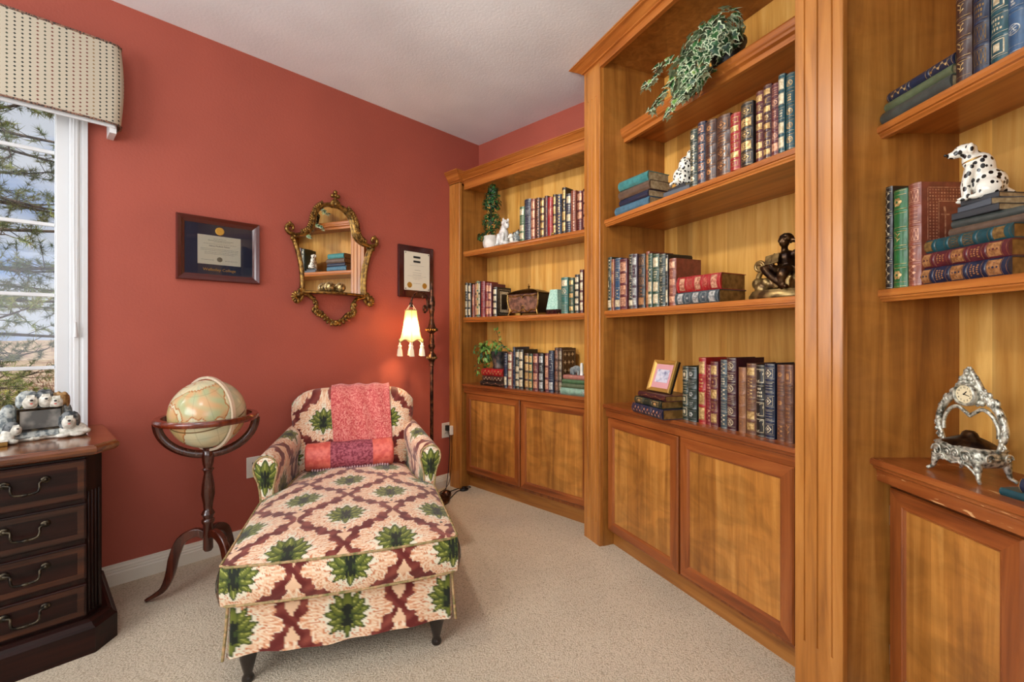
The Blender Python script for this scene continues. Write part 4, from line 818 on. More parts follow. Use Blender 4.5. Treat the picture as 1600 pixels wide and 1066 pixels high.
for z0, z1 in ((0.130, 0.252), (0.268, 0.400), (0.416, 0.552), (0.566, 0.716)):
    x0, x1 = -3.30 + cx_, -2.443 + cx_
    b = MB(); b.box(x0, x1, yf - 0.010, yf + 0.01, z0, z1)
    d = b.build('drawer', 'mahogany', CAB, smooth=0, bevel=0.004)
    b = MB(); w = 0.018
    b.box(x0 + 0.008, x1 - 0.008, yf - 0.0108, yf - 0.009, z1 - 0.008 - w, z1 - 0.008).box(x0 + 0.008, x1 - 0.008, yf - 0.0108, yf - 0.009, z0 + 0.008, z0 + 0.008 + w)
    b.box(x1 - 0.008 - w, x1 - 0.008, yf - 0.0108, yf - 0.009, z0 + 0.008 + w, z1 - 0.008 - w).box(x0 + 0.008, x0 + 0.008 + w, yf - 0.0108, yf - 0.009, z0 + 0.008 + w, z1 - 0.008 - w)
    b.build('inlay_band', 'banding', d, smooth=0)
    for xc in (-2.602, -3.14):
        zc = (z0 + z1) / 2 + 0.022; b = MB(); xc += cx_; yk = yf - 0.011
        for sx in (-0.050, 0.050):
            b.ball((xc + sx, yk - 0.003, zc), (0.014, 0.005, 0.012), 14, 8); b.ball((xc + sx, yk - 0.011, zc), (0.007, 0.007, 0.007), 10, 6)
        b.tube(spline([(xc - 0.050, yk - 0.014, zc), (xc - 0.036, yk - 0.018, zc - 0.004), (xc - 0.035, yk - 0.024, zc - 0.020), (xc - 0.028, yk - 0.026, zc - 0.034), (xc, yk - 0.027, zc - 0.038), (xc + 0.028, yk - 0.026, zc - 0.034), (xc + 0.035, yk - 0.024, zc - 0.020), (xc + 0.036, yk - 0.018, zc - 0.004), (xc + 0.050, yk - 0.014, zc)], 5), 0.0042, 8)
        b.ball((xc, yk - 0.027, zc - 0.038), (0.012, 0.006, 0.006), 10, 6)
        b.build('handle', 'handle', d, smooth=1.2)

# ------------------------------------------------------------------ floor globe
GX, GY = -2.032, -0.428
GL = thing('floor_globe', 'antique style globe in a turned cherry floor stand', 'globe', (GX, GY, 0))
MB().lathe([(0, 0.205), (0.014, 0.205), (0.020, 0.215), (0.020, 0.325), (0.026, 0.335), (0.026, 0.345), (0.019, 0.352), (0.022, 0.362), (0.027, 0.372), (0.022, 0.384), (0.017, 0.392), (0.020, 0.42), (0.027, 0.46), (0.025, 0.50), (0.016, 0.555), (0.019, 0.565), (0.024, 0.572), (0.018, 0.58), (0.022, 0.60), (0.025, 0.63), (0.022, 0.655), (0.018, 0.66), (0.021, 0.668), (0.016, 0.676), (0.012, 0.682), (0, 0.682)], 24).build('post', 'globe_dark', GL, smooth=0.8)
for ang in (146, 288, 38):
    pts = spline([(0.012, 0, 0.275), (0.05, 0, 0.292), (0.105, 0, 0.262), (0.135, 0, 0.19), (0.150, 0, 0.115), (0.175, 0, 0.055), (0.215, 0, 0.026), (0.245, 0, 0.010)], 5)
    ca, sa = math.cos(R(ang)), math.sin(R(ang)); n = len(pts); hgt_ = [0.030 + 0.016 * math.sin(PI * min(1, i / n * 1.2)) - 0.016 * (i / n) for i in range(n)]; b = MB(); v = []
    for i, p in enumerate(pts):
        t = (pts[min(i + 1, n - 1)] - pts[max(i - 1, 0)]).normalized(); nx, nz3 = -t.z, t.x; h_ = hgt_[i] / 2; w_ = 0.012
        for sx_, sz_ in ((-1, -1), (1, -1), (1, 1), (-1, 1)):
            px, pz = p.x + nx * h_ * sz_, max(0.0, p.z + nz3 * h_ * sz_); v.append((px * ca - w_ * sx_ * sa, px * sa + w_ * sx_ * ca, pz))
    b.add(v, [(i * 4 + q, i * 4 + (q + 1) % 4, i * 4 + 4 + (q + 1) % 4, i * 4 + 4 + q) for i in range(n - 1) for q in range(4)] + [(3, 2, 1, 0), tuple(range((n - 1) * 4, n * 4))]).build('leg', 'globe_dark', GL, bevel=0.004, smooth=0.7)
RG = 0.190; zr = 0.803
MB().lathe([(RG - 0.017, zr - 0.012), (RG + 0.006, zr - 0.013), (RG + 0.012, zr - 0.004), (RG + 0.012, zr + 0.004), (RG + 0.006, zr + 0.012), (RG - 0.017, zr + 0.012), (RG - 0.017, zr - 0.012)], 72).build('horizon_ring', 'globe_wood', GL, smooth=0.7)
b = MB(); ga = R(-20)
for sg in (-1, 1):
    pts = [(sg * RG * 0.99 * math.sin(t) , 0, zr - 0.01 - (RG * 0.86) * (1 - math.cos(t)) if False else 0.640 + (zr - 0.01 - 0.640) * (1 - math.cos(t)) ) for t in np.linspace(0.08, PI / 2, 14)]
    b.tube([(p[0] * math.cos(ga), p[0] * math.sin(ga), p[2]) for p in pts], 0.018, 8, flat=0.7)
b.build('cradle', 'globe_dark', GL, smooth=1.0)
gr = 0.151; zc = 0.822
th_, ph_ = np.meshgrid(np.linspace(0, PI, 150), np.linspace(0, 2 * PI, 301), indexing='ij'); lat = 90 - np.degrees(th_); lon = np.degrees(ph_) - 180
def inside(poly):
    x, y = lon, lat; r = np.zeros(x.shape, bool); n = len(poly)
    for i in range(n):
        (x0, y0), (x1, y1) = poly[i], poly[(i + 1) % n]
        c = ((y0 > y) != (y1 > y)) & (x < (x1 - x0) * (y - y0) / (y1 - y0 + 1e-9) + x0); r ^= c
    return r
lands = [([(-168, 66), (-140, 70), (-95, 72), (-80, 63), (-60, 52), (-68, 44), (-81, 30), (-82, 25), (-97, 26), (-97, 18), (-85, 12), (-79, 8), (-95, 15), (-106, 22), (-115, 31), (-124, 42), (-130, 55), (-160, 58)], (126, 160, 150), (206, 132, 76)),
         ([(-80, 8), (-62, 10), (-50, 0), (-35, -8), (-40, -22), (-56, -36), (-66, -46), (-72, -54), (-74, -40), (-70, -18), (-81, -5)], (196, 150, 84), (150, 150, 90)),
         ([(-17, 15), (-6, 35), (10, 37), (32, 31), (43, 12), (51, 11), (40, -10), (33, -27), (20, -35), (12, -15), (8, 5), (-8, 5)], (206, 140, 80), (170, 150, 80)),
         ([(-10, 37), (0, 50), (8, 58), (25, 71), (70, 73), (110, 76), (170, 68), (160, 60), (140, 50), (122, 40), (120, 24), (105, 10), (98, 16), (80, 8), (72, 20), (58, 25), (43, 13), (35, 32), (27, 37), (15, 40)], (150, 160, 110), (202, 140, 84)),
         ([(114, -22), (130, -12), (142, -11), (153, -28), (146, -38), (130, -32), (116, -34)], (206, 140, 90), (190, 160, 90)), ([(-180, -72), (180, -72), (180, -90), (-180, -90)], (226, 220, 200), (226, 220, 200)), ([(-55, 60), (-45, 60), (-20, 72), (-25, 82), (-60, 82)], (222, 214, 190), (200, 200, 170))]
w1_ = np.sin(np.radians(lon * 7) + np.sin(np.radians(lat * 9))) * np.sin(np.radians(lat * 8 + lon * 3)); jl = np.sin(np.radians(lon * 23 + lat * 17)) * 1.6
Cg = np.repeat(LC(212, 200, 162)[None], lon.size, 0).reshape(lon.shape + (3,)); Cg = Cg + (LC(186, 190, 160) - Cg) * np.clip(w1_ * 0.6 + 0.2, 0, 1)[..., None]
lon0, lat0 = lon.copy(), lat.copy()
lon = lon + jl; lat = lat + jl * 0.8
for poly, c0_, c1_ in lands:
    c0_ = tuple(0.6 * q + 0.4 * w for q, w in zip(c0_, (206, 196, 160))); c1_ = tuple(0.6 * q + 0.4 * w for q, w in zip(c1_, (206, 196, 160))); m_ = inside(poly); t_ = np.clip(0.5 + w1_ * 0.8, 0, 1)[..., None]; Cg = np.where(m_[..., None], LC(*c0_) * (1 - t_) + LC(*c1_) * t_, Cg)
    edge = m_ ^ (np.roll(m_, 2, 0) & np.roll(m_, -2, 0) & np.roll(m_, 2, 1) & np.roll(m_, -2, 1) & m_); Cg = np.where(edge[..., None], LC(176, 112, 62), Cg)
lon, lat = lon0, lat0
ln_ = ((np.abs((lon + 7.5) % 15 - 7.5) < 0.35) | (np.abs((lat + 7.5) % 15 - 7.5) < 0.30)); Cg = np.where(ln_[..., None], Cg * 0.8, Cg)
eq = (np.abs(lat) < 0.7); Cg = np.where(eq[..., None], LC(110, 84, 50), Cg)
Vg = np.stack([gr * np.sin(th_) * np.cos(ph_), gr * np.sin(th_) * np.sin(ph_), gr * np.cos(th_)], -1)
gb = np_mesh('globe_ball', Vg, gridfaces(150, 301)[:, ::-1], 'globe_map', GL, Cg); gb.location = (0, 0, zc)
gb.rotation_euler = (Matrix.Rotation(R(76.7 + 180), 3, 'Z') @ Matrix.Rotation(R(12), 3, 'X') @ Matrix.Rotation(R(20), 3, 'Y') @ Matrix.Rotation(R(98), 3, 'Z')).to_euler()
M['meridian'] = bsdf('pale_brass_meridian', lin(226, 206, 180), 0.3, 0.35)
mr = MB().lathe([(0.156, -0.007), (0.167, -0.007), (0.167, 0.007), (0.156, 0.007), (0.156, -0.007)], 72).build('meridian_ring', 'meridian', GL, smooth=0.5)
mr.location = (0, 0, zc); mr.rotation_euler = (R(90), R(0), R(-68))

# ------------------------------------------------------------------ bridge-arm floor lamp
LX, LY = -0.62, -0.19
LP = thing('floor_lamp', 'antique bronze bridge floor lamp with lit tasselled shade', 'lamp', (LX, LY, 0))
MB().lathe([(0, 0.0), (0.125, 0.0), (0.128, 0.012), (0.105, 0.026), (0.07, 0.042), (0.035, 0.055), (0.026, 0.075), (0.020, 0.09), (0.020, 0.10), (0, 0.10)], 32).build('base', 'lampmetal', LP, smooth=0.8)
b = MB()
for a in (60, 180, 300): b.ball((0.118 * math.cos(R(a - 70)), 0.118 * math.sin(R(a - 70)), 0.03), (0.035, 0.035, 0.03), 14, 8)
b.build('scroll_foot', 'lampmetal', LP, smooth=1.2)
MB().lathe([(0.012, 0.09), (0.012, 0.98), (0, 0.98)], 16).build('pole', 'lampmetal', LP, smooth=0.8)
P_ = lambda y: 1.177 + (523 - y) / 729 * 3.30     # heights read along the pole
prof = [(0.013, 572), (0.018, 571), (0.015, 567), (0.026, 562), (0.036, 559), (0.030, 555), (0.017, 551), (0.014, 547), (0.023, 543), (0.025, 540), (0.017, 537), (0.020, 534), (0.015, 529), (0.017, 525), (0.013, 522), (0.014, 515), (0.020, 520), (0.040, 517), (0.042, 514), (0.028, 511), (0.020, 505), (0.013, 497), (0.018, 487), (0.022, 484), (0.018, 482), (0.023, 478), (0.024, 472), (0.022, 467), (0.015, 463), (0.010, 460), (0.013, 456), (0.009, 452), (0.011, 447), (0.004, 441), (0, 440)]
zs_ = sorted(set(P_(y) for _, y in prof)); pr_ = [(r, P_(y)) for r, y in prof]; pr_.sort(key=lambda q: q[1])
MB().lathe(pr_, 22, lobes=0).build('turned_column', 'lampmetal', LP, smooth=0.9)
b = MB()
for i in range(16):
    a = 2 * PI * i / 16
    for zz_, rr_ in ((P_(515.5), 0.040), (P_(559), 0.034)): b.ball((rr_ * math.cos(a), rr_ * math.sin(a), zz_), (0.006, 0.006, 0.010), 6, 4)
b.build('beading', 'bronze_light', LP)
ax_ = Vector((-0.93, -0.20, 0)).normalized(); sh = ax_ * 0.205   # the arm reaches along the wall
q_ = lambda d, y: (ax_.x * d, ax_.y * d, P_(y))
MB().tube(spline([q_(0.022, 474), q_(0.05, 486), q_(0.075, 489), q_(0.085, 482), q_(0.07, 479), q_(0.06, 484)], 5), [0.007] * 26, 8).tube(spline([q_(0.05, 486), q_(0.045, 474), q_(0.06, 463), q_(0.10, 459), q_(0.155, 461), q_(0.193, 468), q_(0.205, 476)], 6), 0.0065, 8).ball(q_(0.093, 466), (0.008, 0.008, 0.014), 8, 6).build('arm', 'lampmetal', LP, smooth=1.2)
MB().lathe([(0, 0), (0.010, 0), (0.013, -0.012), (0.012, -0.03), (0, -0.03)], 12, (sh.x, sh.y, P_(476))).build('socket', 'lampmetal', LP, smooth=0.8)
zt, zb = P_(487), P_(535)
def shade_mat():
    m = bpy.data.materials.new('lit_ivory_silk'); m.use_nodes = True; ns, ls = nodes_of(m); ns.clear()
    o = ns.new('ShaderNodeOutputMaterial'); mx = ns.new('ShaderNodeMixShader'); t = ns.new('ShaderNodeBsdfTranslucent'); d = ns.new('ShaderNodeBsdfDiffuse')
    t.inputs[0].default_value = lin(206, 172, 118); d.inputs[0].default_value = lin(236, 214, 172); mx.inputs[0].default_value = 0.55
    ls.new(d.outputs[0], mx.inputs[1]); ls.new(t.outputs[0], mx.inputs[2]); ls.new(mx.outputs[0], o.inputs[0]); return m
M['shade'] = shade_mat(); M['trimgreen'] = bsdf('sage_braid', lin(120, 116, 78), 0.8); M['tassel'] = bsdf('cream_tassel', lin(232, 214, 184), 0.8)
b = MB(); n6 = 48; rows = [(0.040, 0.0), (0.042, 0.02), (0.046, 0.05), (0.052, 0.09), (0.060, 0.13), (0.070, 0.165), (0.082, 0.195)]; H_ = zt - zb; v = []
for r_, dz in rows:
    for k in range(n6):
        a = 2 * PI * k / n6; sgm = (a % (PI / 3)) / (PI / 3); sc_ = 1 - 0.045 * math.sin(PI * sgm); drop = dz / 0.195 * H_ - (0.022 * math.sin(PI * sgm) if dz > 0.17 else 0.0)
        v.append((sh.x + r_ * sc_ * math.cos(a), sh.y + r_ * sc_ * math.sin(a), zt - drop))
b.add(v, [(i * n6 + k, i * n6 + (k + 1) % n6, (i + 1) * n6 + (k + 1) % n6, (i + 1) * n6 + k) for i in range(len(rows) - 1) for k in range(n6)])
shd = b.build('lamp_shade', 'shade', LP, smooth=1.0)
b = MB()
for k in range(6): a = 2 * PI * k / 6; b.tube([(sh.x + r_ * 1.01 * math.cos(a), sh.y + r_ * 1.01 * math.sin(a), zt - dz / 0.195 * H_) for r_, dz in rows], 0.0018, 5)
ring_ = lambda i: [(v[i * n6 + k][0] + (v[i * n6 + k][0] - sh.x) * 0.015, v[i * n6 + k][1] + (v[i * n6 + k][1] - sh.y) * 0.015, v[i * n6 + k][2]) for k in range(n6)]
b.tube(ring_(0), 0.0028, 5, closed=True).tube(ring_(len(rows) - 1), 0.003, 5, closed=True).build('shade_braid', 'trimgreen', shd, smooth=1.2)
b = MB()
for k in range(4): a = 2 * PI * k / 4 + 0.4; b.tube([(sh.x + 0.039 * math.cos(a), sh.y + 0.039 * math.sin(a), zt), (sh.x + 0.006 * math.cos(a), sh.y + 0.006 * math.sin(a), P_(477.5))], 0.0016, 5)
b.build('shade_carrier', 'tassel', LP)
for k in range(6):
    a = 2 * PI * k / 6; p = (sh.x + 0.084 * math.cos(a), sh.y + 0.084 * math.sin(a), zb)
    MB().lathe([(0, 0.004), (0.004, 0.0), (0.004, -0.014), (0.009, -0.018), (0.010, -0.026), (0.007, -0.032), (0.012, -0.045), (0.017, -0.088), (0, -0.088)], 10, p, lobes=5, lobe=0.06).build('tassel', 'tassel', shd, smooth=0.8)
bm_ = bsdf('glowing_bulb', (1, 0.8, 0.5, 1), 0.4); bm_.node_tree.nodes['Principled BSDF'].inputs['Emission Color'].default_value = (1, 0.72, 0.38, 1); bm_.node_tree.nodes['Principled BSDF'].inputs['Emission Strength'].default_value = 18
MB().ball((sh.x, sh.y, zt - 0.075), (0.016, 0.016, 0.024), 12, 8).build('bulb', bm_, LP, smooth=1.2)
lamp('floor_lamp_bulb_light', 'POINT', (LX + sh.x, LY + sh.y, zt - 0.12), (0, 0, -1), 10, (1.0, 0.66, 0.34), 0.02)
# ------------------------------------------------------------------ things on the red wall
XM = -1.247
MI = thing('wall_mirror', 'ornate gilt wall mirror with a small curved shelf', 'mirror', (XM, 0, 0))
half = [(0.0, 1.992), (-0.036, 1.994), (-0.078, 1.976), (-0.114, 1.940), (-0.132, 1.896), (-0.140, 1.850), (-0.157, 1.812), (-0.193, 1.784), (-0.232, 1.773), (-0.258, 1.770)]
sides = [(-0.256, 1.752), (-0.238, 1.706), (-0.220, 1.642), (-0.208, 1.577), (-0.203, 1.502), (-0.206, 1.440)]
Y0 = -0.022
arch = [Vector((x, Y0, z)) for x, z in half]; archp = spline(arch, 6)
full = list(archp) + [Vector((-p.x, p.y, p.z)) for p in archp[1:]]
gl_ = [(p.x, -0.008, p.z) for p in archp[::-1]] + [(-p.x, -0.008, p.z) for p in archp[1:]]
sdp = spline([Vector((x, Y0, z)) for x, z in sides], 6)
MB().poly(gl_ + [(-p.x, -0.008, p.z) for p in sdp] + [(p.x, -0.008, p.z) for p in sdp[::-1]]).build('mirror_glass', 'mirror', MI, smooth=0)
MB().poly([(x, -0.002, z) for x, y, z in gl_] + [(-p.x, -0.002, p.z) for p in sdp] + [(p.x, -0.002, p.z) for p in sdp[::-1]]).build('backing', 'black', MI, smooth=0)
b = MB()
for sg in (-1, 1):
    A_ = [Vector((sg * -p.x, p.y, p.z)) for p in archp]; n = len(A_)
    b.tube(A_, [0.010 + 0.006 * math.sin(PI * i / (n - 1)) for i in range(n)], 10); b.tube([p + Vector((sg * 0.006, -0.010, 0.003)) for p in A_[6:-4]], 0.0045, 6)
    horn = [(-0.252, 1.772), (-0.275, 1.776), (-0.292, 1.792), (-0.291, 1.815), (-0.274, 1.827), (-0.258, 1.818), (-0.257, 1.803), (-0.268, 1.797)]
    b.tube(spline([(sg * -x, Y0 - 0.004, z) for x, z in horn], 5), [0.013] * 24 + [0.010, 0.009, 0.008, 0.008, 0.008, 0.007, 0.007, 0.006, 0.006, 0.006, 0.006, 0.006][:36 - 24], 8)
    S_ = [Vector((sg * -p.x, p.y, p.z)) for p in sdp]; b.tube(S_, 0.014, 10); b.tube([p + Vector((0, -0.012, 0)) for p in S_], 0.005, 6)
    for x, z, r in ((-0.262, 1.748, 0.014), (-0.246, 1.762, 0.010), (-0.25, 1.733, 0.010), (-0.276, 1.835, 0.010)): b.ball((sg * -x, Y0 - 0.006, z), r, 8, 6)
    br = [(-0.196, 1.424), (-0.160, 1.415), (-0.128, 1.386), (-0.116, 1.352), (-0.122, 1.330), (-0.108, 1.314), (-0.080, 1.304), (-0.046, 1.270), (0.0, 1.248)]
    B_ = spline([(sg * -x, Y0, z) for x, z in br], 6); b.tube(B_, 0.0125, 10); b.tube([p + Vector((0, -0.010, 0)) for p in B_], 0.0045, 6)
    b.tube(spline([(sg * -x, Y0 - 0.004, z) for x, z in ((-0.118, 1.352), (-0.136, 1.340), (-0.140, 1.322), (-0.126, 1.312), (-0.116, 1.322), (-0.122, 1.330))], 5), 0.008, 8)
    b.tube(spline([(sg * -x, Y0 - 0.004, z) for x, z in ((-0.2, 1.41), (-0.216, 1.385), (-0.238, 1.372), (-0.25, 1.388), (-0.240, 1.402), (-0.23, 1.394))], 5), 0.010, 8)
frame_ = b.build('frame', 'goldframe', MI, smooth=1.2)
def leaf_sprig(b, x, z, ang, ln, wd, y=-0.034):
    a = R(ang); b.ball((x + math.cos(a) * ln * 0.5, y, z + math.sin(a) * ln * 0.5), (ln * 0.5, 0.009, wd), 8, 6, rot=Matrix.Rotation(-a, 4, 'Y').to_euler())
for sg in (-1, 1):
    b = MB()
    for i, p in enumerate(archp[12:44:2]):  # leafy cresting along the shoulders
        for da in (100, 150, 200): leaf_sprig(b, sg * -(p.x - 0.006), p.z + 0.004, (da if sg < 0 else 180 - da) + i * 4 * sg, 0.026, 0.007)
        b.ball((sg * -(p.x - 0.014), -0.034, p.z + 0.008), 0.008, 6, 4)
    b.build('leaf_cresting', 'goldframe', MI, smooth=1.2)
    b = MB()
    for a in range(60, 300, 30): leaf_sprig(b, sg * 0.232, 1.402, a if sg < 0 else 180 - a, 0.042, 0.010)
    for a in range(30, 330, 40): leaf_sprig(b, sg * 0.212, 1.435, a, 0.026, 0.009)
    b.ball((sg * 0.226, -0.036, 1.415), (0.016, 0.012, 0.02), 8, 6); b.build('corner_leaves', 'goldframe', MI, smooth=1.2)
    br = [(-0.196, 1.424), (-0.160, 1.415), (-0.128, 1.386), (-0.116, 1.352), (-0.122, 1.330), (-0.108, 1.314), (-0.080, 1.304), (-0.046, 1.270), (0.0, 1.248)]
    B_ = spline([(sg * -x, -0.026, z) for x, z in br], 6); b = MB(); b.tube(B_[10:], 0.009, 6)
    for q in np.linspace(0.25, 0.95, 12): p = B_[int(q * (len(B_) - 1))]; leaf_sprig(b, p.x, p.z - 0.004, -60 if sg > 0 else -120, 0.026, 0.009); leaf_sprig(b, p.x, p.z + 0.002, 60 if sg > 0 else 120, 0.020, 0.008)
    b.build('bracket_leaves', 'goldframe', MI, smooth=1.2)
b = MB()
for a in range(200, 345, 24): leaf_sprig(b, 0, 1.262, a, 0.034, 0.010)
b.ball((0, -0.036, 1.258), (0.012, 0.01, 0.012), 8, 6); b.build('base_shell', 'goldframe', MI, smooth=1.2)
b = MB()
for a in range(0, 181, 20): leaf_sprig(b, 0.0, 1.996, a, 0.036, 0.010)
b.ball((0, -0.036, 2.0), (0.014, 0.012, 0.016), 10, 8); b.tube([(0, -0.028, 1.995), (0, -0.028, 2.06)], 0.008, 8)
for x, z, r in ((0, 2.074, 0.014), (-0.018, 2.050, 0.013), (0.018, 2.050, 0.013), (0, 2.054, 0.013), (0, 2.03, 0.009)): b.ball((x, -0.03, z), r, 10, 8)
b.build('crest_finial', 'goldframe', MI, smooth=1.2)
b = MB(); o_ = [(-0.206, 0.0)] + [(-0.206 + 0.412 * i / 24, -0.035 - 0.062 * math.sin(PI * i / 24) ** 1.3) for i in range(25)] + [(0.206, 0.0)]
b.prism([(x, y) for x, y in o_], 1.428, 1.440, 'z'); b.tube([(x, y, 1.434) for x, y in o_[1:-1]], 0.008, 8); b.build('mirror_shelf', 'goldframe', MI, smooth=0.8)
M['ballgold'] = mottled('crackled_gold_glaze', lin(110, 82, 44), lin(206, 178, 122), 60, 0.25, 0.7)
for x, y, lab in ((-0.048, -0.052, 'gold mottled ball on mirror shelf, nearer the window'), (0.020, -0.056, 'gold mottled ball on mirror shelf, nearer the lamp')):
    tag(MB().ball((0, 0, 0.0325), 0.0325, 24, 14).build('decor_ball', 'ballgold', None, (XM + x, y, 1.4405), smooth=1.2), lab, 'ball', 'balls on the mirror shelf')

def frame_rect(parent, x0, x1, z0, z1, y, w, th, mat, name='frame'):
    rings = [(0, 0), (0, -th * 0.7), (w * 0.12, -th), (w * 0.55, -th * 0.8), (w * 0.75, -th * 0.62), (w, -th * 0.45), (w, -0.002)]; v = []
    for i, dy in rings: v += [(x0 + i, y + dy, z0 + i), (x1 - i, y + dy, z0 + i), (x1 - i, y + dy, z1 - i), (x0 + i, y + dy, z1 - i)]
    return MB().add(v, [(k * 4 + q, k * 4 + (q + 1) % 4, k * 4 + 4 + (q + 1) % 4, k * 4 + 4 + q) for k in range(len(rings) - 1) for q in range(4)]).build(name, mat, parent, smooth=0)
M['diplomaframe'] = bsdf('deep_cherry_frame', lin(74, 20, 16), 0.25, 0, 0.5, 0.5)
M['navymat'] = bsdf('navy_mat_board', lin(26, 36, 66), 0.7)
def glaze():
    m = thin_glass(); m.name = 'picture_glass'; return m
M['picglass'] = glaze()
DI = thing('framed_diploma', 'wide framed diploma with navy mat and gold seal on red wall', 'picture', (-1.8795, 0, 1.628))
frame_rect(DI, -0.1945, 0.1945, -0.168, 0.168, 0, 0.036, 0.028, 'diplomaframe')
MB().box(-0.162, 0.162, -0.008, -0.005, -0.136, 0.136).build('mat_board', 'navymat', DI, smooth=0)
MB().box(-0.101, 0.101, -0.0095, -0.008, -0.078, 0.075).build('diploma_sheet', 'paper', DI, smooth=0)
sh_ = DI.children[-1]
b = MB().lathe([(0, 0), (0.021, 0), (0.021, 0.004), (0.017, 0.0055), (0.013, 0.0045), (0, 0.006)], 32); md_ = b.build('gold_medallion', 'goldleaf', DI, (0.0, -0.008, 0.101), (R(90), 0, 0), smooth=0.8)
text_mesh('lettering', 'Wellesley College', 0.021, DI, (0.0, -0.0085, -0.106), (R(90), 0, 0), 'goldleaf')
text_mesh('lettering', 'Nancy Medlock Palmer', 0.0105, sh_, (0.0, -0.0098, 0.020), (R(90), 0, 0), 'inkblack')
def rules(parent, name, rows, mat='ink', y=-0.0098):
    b = MB(); g = random.Random(5)
    for x0, x1, z, h in rows:
        x = x0
        while x < x1: l = g.uniform(0.004, 0.012); b.poly([(x, y, z - h), (min(x + l, x1), y, z - h), (min(x + l, x1), y, z + h), (x, y, z + h)]); x += l + 0.0022
    return b.build(name, mat, parent, smooth=0)
rules(sh_, 'text_lines', [(-0.03, 0.03, 0.058, 0.0007), (-0.055, 0.065, 0.049, 0.0011), (-0.028, 0.05, 0.042, 0.0007), (-0.075, 0.078, 0.031, 0.0007), (-0.088, 0.088, 0.004, 0.0008), (-0.088, 0.088, -0.004, 0.0008), (-0.070, 0.086, -0.014, 0.0008), (-0.070, 0.07, -0.022, 0.0008), (-0.085, -0.025, -0.055, 0.0008), (0.025, 0.085, -0.055, 0.0008)])
MB().lathe([(0, 0), (0.013, 0), (0.009, 0.0006), (0, 0.0008)], 20, lobes=10, lobe=0.06).build('paper_seal', 'ink', sh_, (0, -0.0096, -0.05), (R(90), 0, 0), smooth=0)
MB().box(-0.158, 0.158, -0.0125, -0.0115, -0.132, 0.132).build('glazing', 'picglass', DI, smooth=0)
CE = thing('award_plaque', 'dark cherry award plaque with two gold seals above lamp', 'plaque', (-0.628, 0, 1.633))
M['plaque'] = bsdf('lacquered_cherry', lin(58, 10, 14), 0.18, 0, 0.5, 0.6)
MB().box(-0.152, 0.152, -0.020, 0, -0.187, 0.187).build('board', 'plaque', CE, smooth=0, bevel=0.006)
MB().box(-0.106, 0.112, -0.0225, -0.0202, -0.135, 0.142).build('certificate', 'paper', CE, smooth=0); ct = CE.children[-1]
b = MB(); b.box(-0.030, 0.030, -0.0232, -0.0224, 0.098, 0.113).box(-0.030, 0.030, -0.0232, -0.0224, 0.066, 0.081); b.build('header_block', 'inkblack', ct, smooth=0)
rules(ct, 'text_lines', [(-0.06, 0.066, 0.045, 0.0006), (-0.02, 0.03, 0.012, 0.0012), (-0.035, 0.04, -0.008, 0.0009), (-0.035, 0.036, -0.023, 0.0011), (-0.078, 0.084, -0.033, 0.0006), (-0.04, 0.045, -0.044, 0.0008), (-0.03, 0.03, -0.054, 0.0006), (-0.03, 0.034, -0.085, 0.0009)], 'ink', -0.0228)
for x in (-0.062, 0.068): MB().lathe([(0, 0), (0.021, 0), (0.018, 0.001), (0, 0.0015)], 24, lobes=12, lobe=0.05).build('gold_seal', 'goldleaf', ct, (x, -0.0226, -0.098), (R(90), 0, 0), smooth=0)
for x in (-0.096, 0.102):
    for z in (-0.125, 0.132): MB().ball((x, -0.0235, z), 0.004, 8, 6).build('pin', 'inkblack', ct)
def outlet(x, z, lab):
    o = thing('wall_outlet', lab, 'outlet', (x, 0, z))
    MB().box(-0.036, 0.036, -0.006, 0, -0.058, 0.058).build('cover_plate', 'plate', o, smooth=0, bevel=0.003)
    for dz in (-0.022, 0.022): MB().lathe([(0, 0), (0.016, 0), (0.015, 0.002), (0, 0.002)], 16).build('socket', 'plate', o, (0, -0.006, dz), (R(90), 0, 0))
    b = MB()
    for dz in (-0.022, 0.022): b.box(-0.008, -0.005, -0.0086, -0.0078, dz - 0.004, dz + 0.006).box(0.005, 0.008, -0.0086, -0.0078, dz - 0.004, dz + 0.006)
    b.build('slots', 'black', o, smooth=0); return o
outlet(-1.712, 0.432, 'ivory wall outlet between globe and chaise arm')
outlet(-0.349, 0.437, 'ivory wall outlet with plugs beside corner bookcase')
# plugs and the lamp's cord with its foot switch
CO = thing('lamp_cord', 'black lamp cord with inline foot switch on carpet', 'cord', (-0.349, 0, 0))
MB().box(-0.012, 0.016, -0.040, -0.0085, 0.436, 0.478).build('plug', 'black', CO, smooth=0, bevel=0.005)
fl_ = lambda pts: spline([(x + 0.349, y, z) for x, y, z in pts], 6)
MB().tube(fl_([(-0.345, -0.03, 0.44), (-0.345, -0.05, 0.36), (-0.36, -0.06, 0.22), (-0.385, -0.07, 0.08), (-0.42, -0.09, 0.012), (-0.50, -0.12, 0.005), (-0.40, -0.125, 0.005), (-0.30, -0.118, 0.005), (-0.235, -0.135, 0.005), (-0.235, -0.165, 0.005), (-0.285, -0.172, 0.010)]), 0.0032, 6).build('wire', 'black', CO, smooth=1.2)
MB().tube(fl_([(-0.325, -0.17, 0.010), (-0.37, -0.165, 0.005), (-0.43, -0.20, 0.005), (-0.50, -0.24, 0.005), (-0.56, -0.23, 0.02)]), 0.0032, 6).build('wire', 'black', CO, smooth=1.2)
MB().lathe([(0, 0), (0.036, 0), (0.037, 0.008), (0.030, 0.016), (0.014, 0.019), (0.012, 0.026), (0, 0.027)], 20, (0.044, -0.170, 0.001), sy=0.75).build('foot_switch', 'black', CO, smooth=0.8)
C2 = thing('charger_cord', 'pale plug and thin cord hanging beside black plug', 'cord', (-0.349, 0, 0))
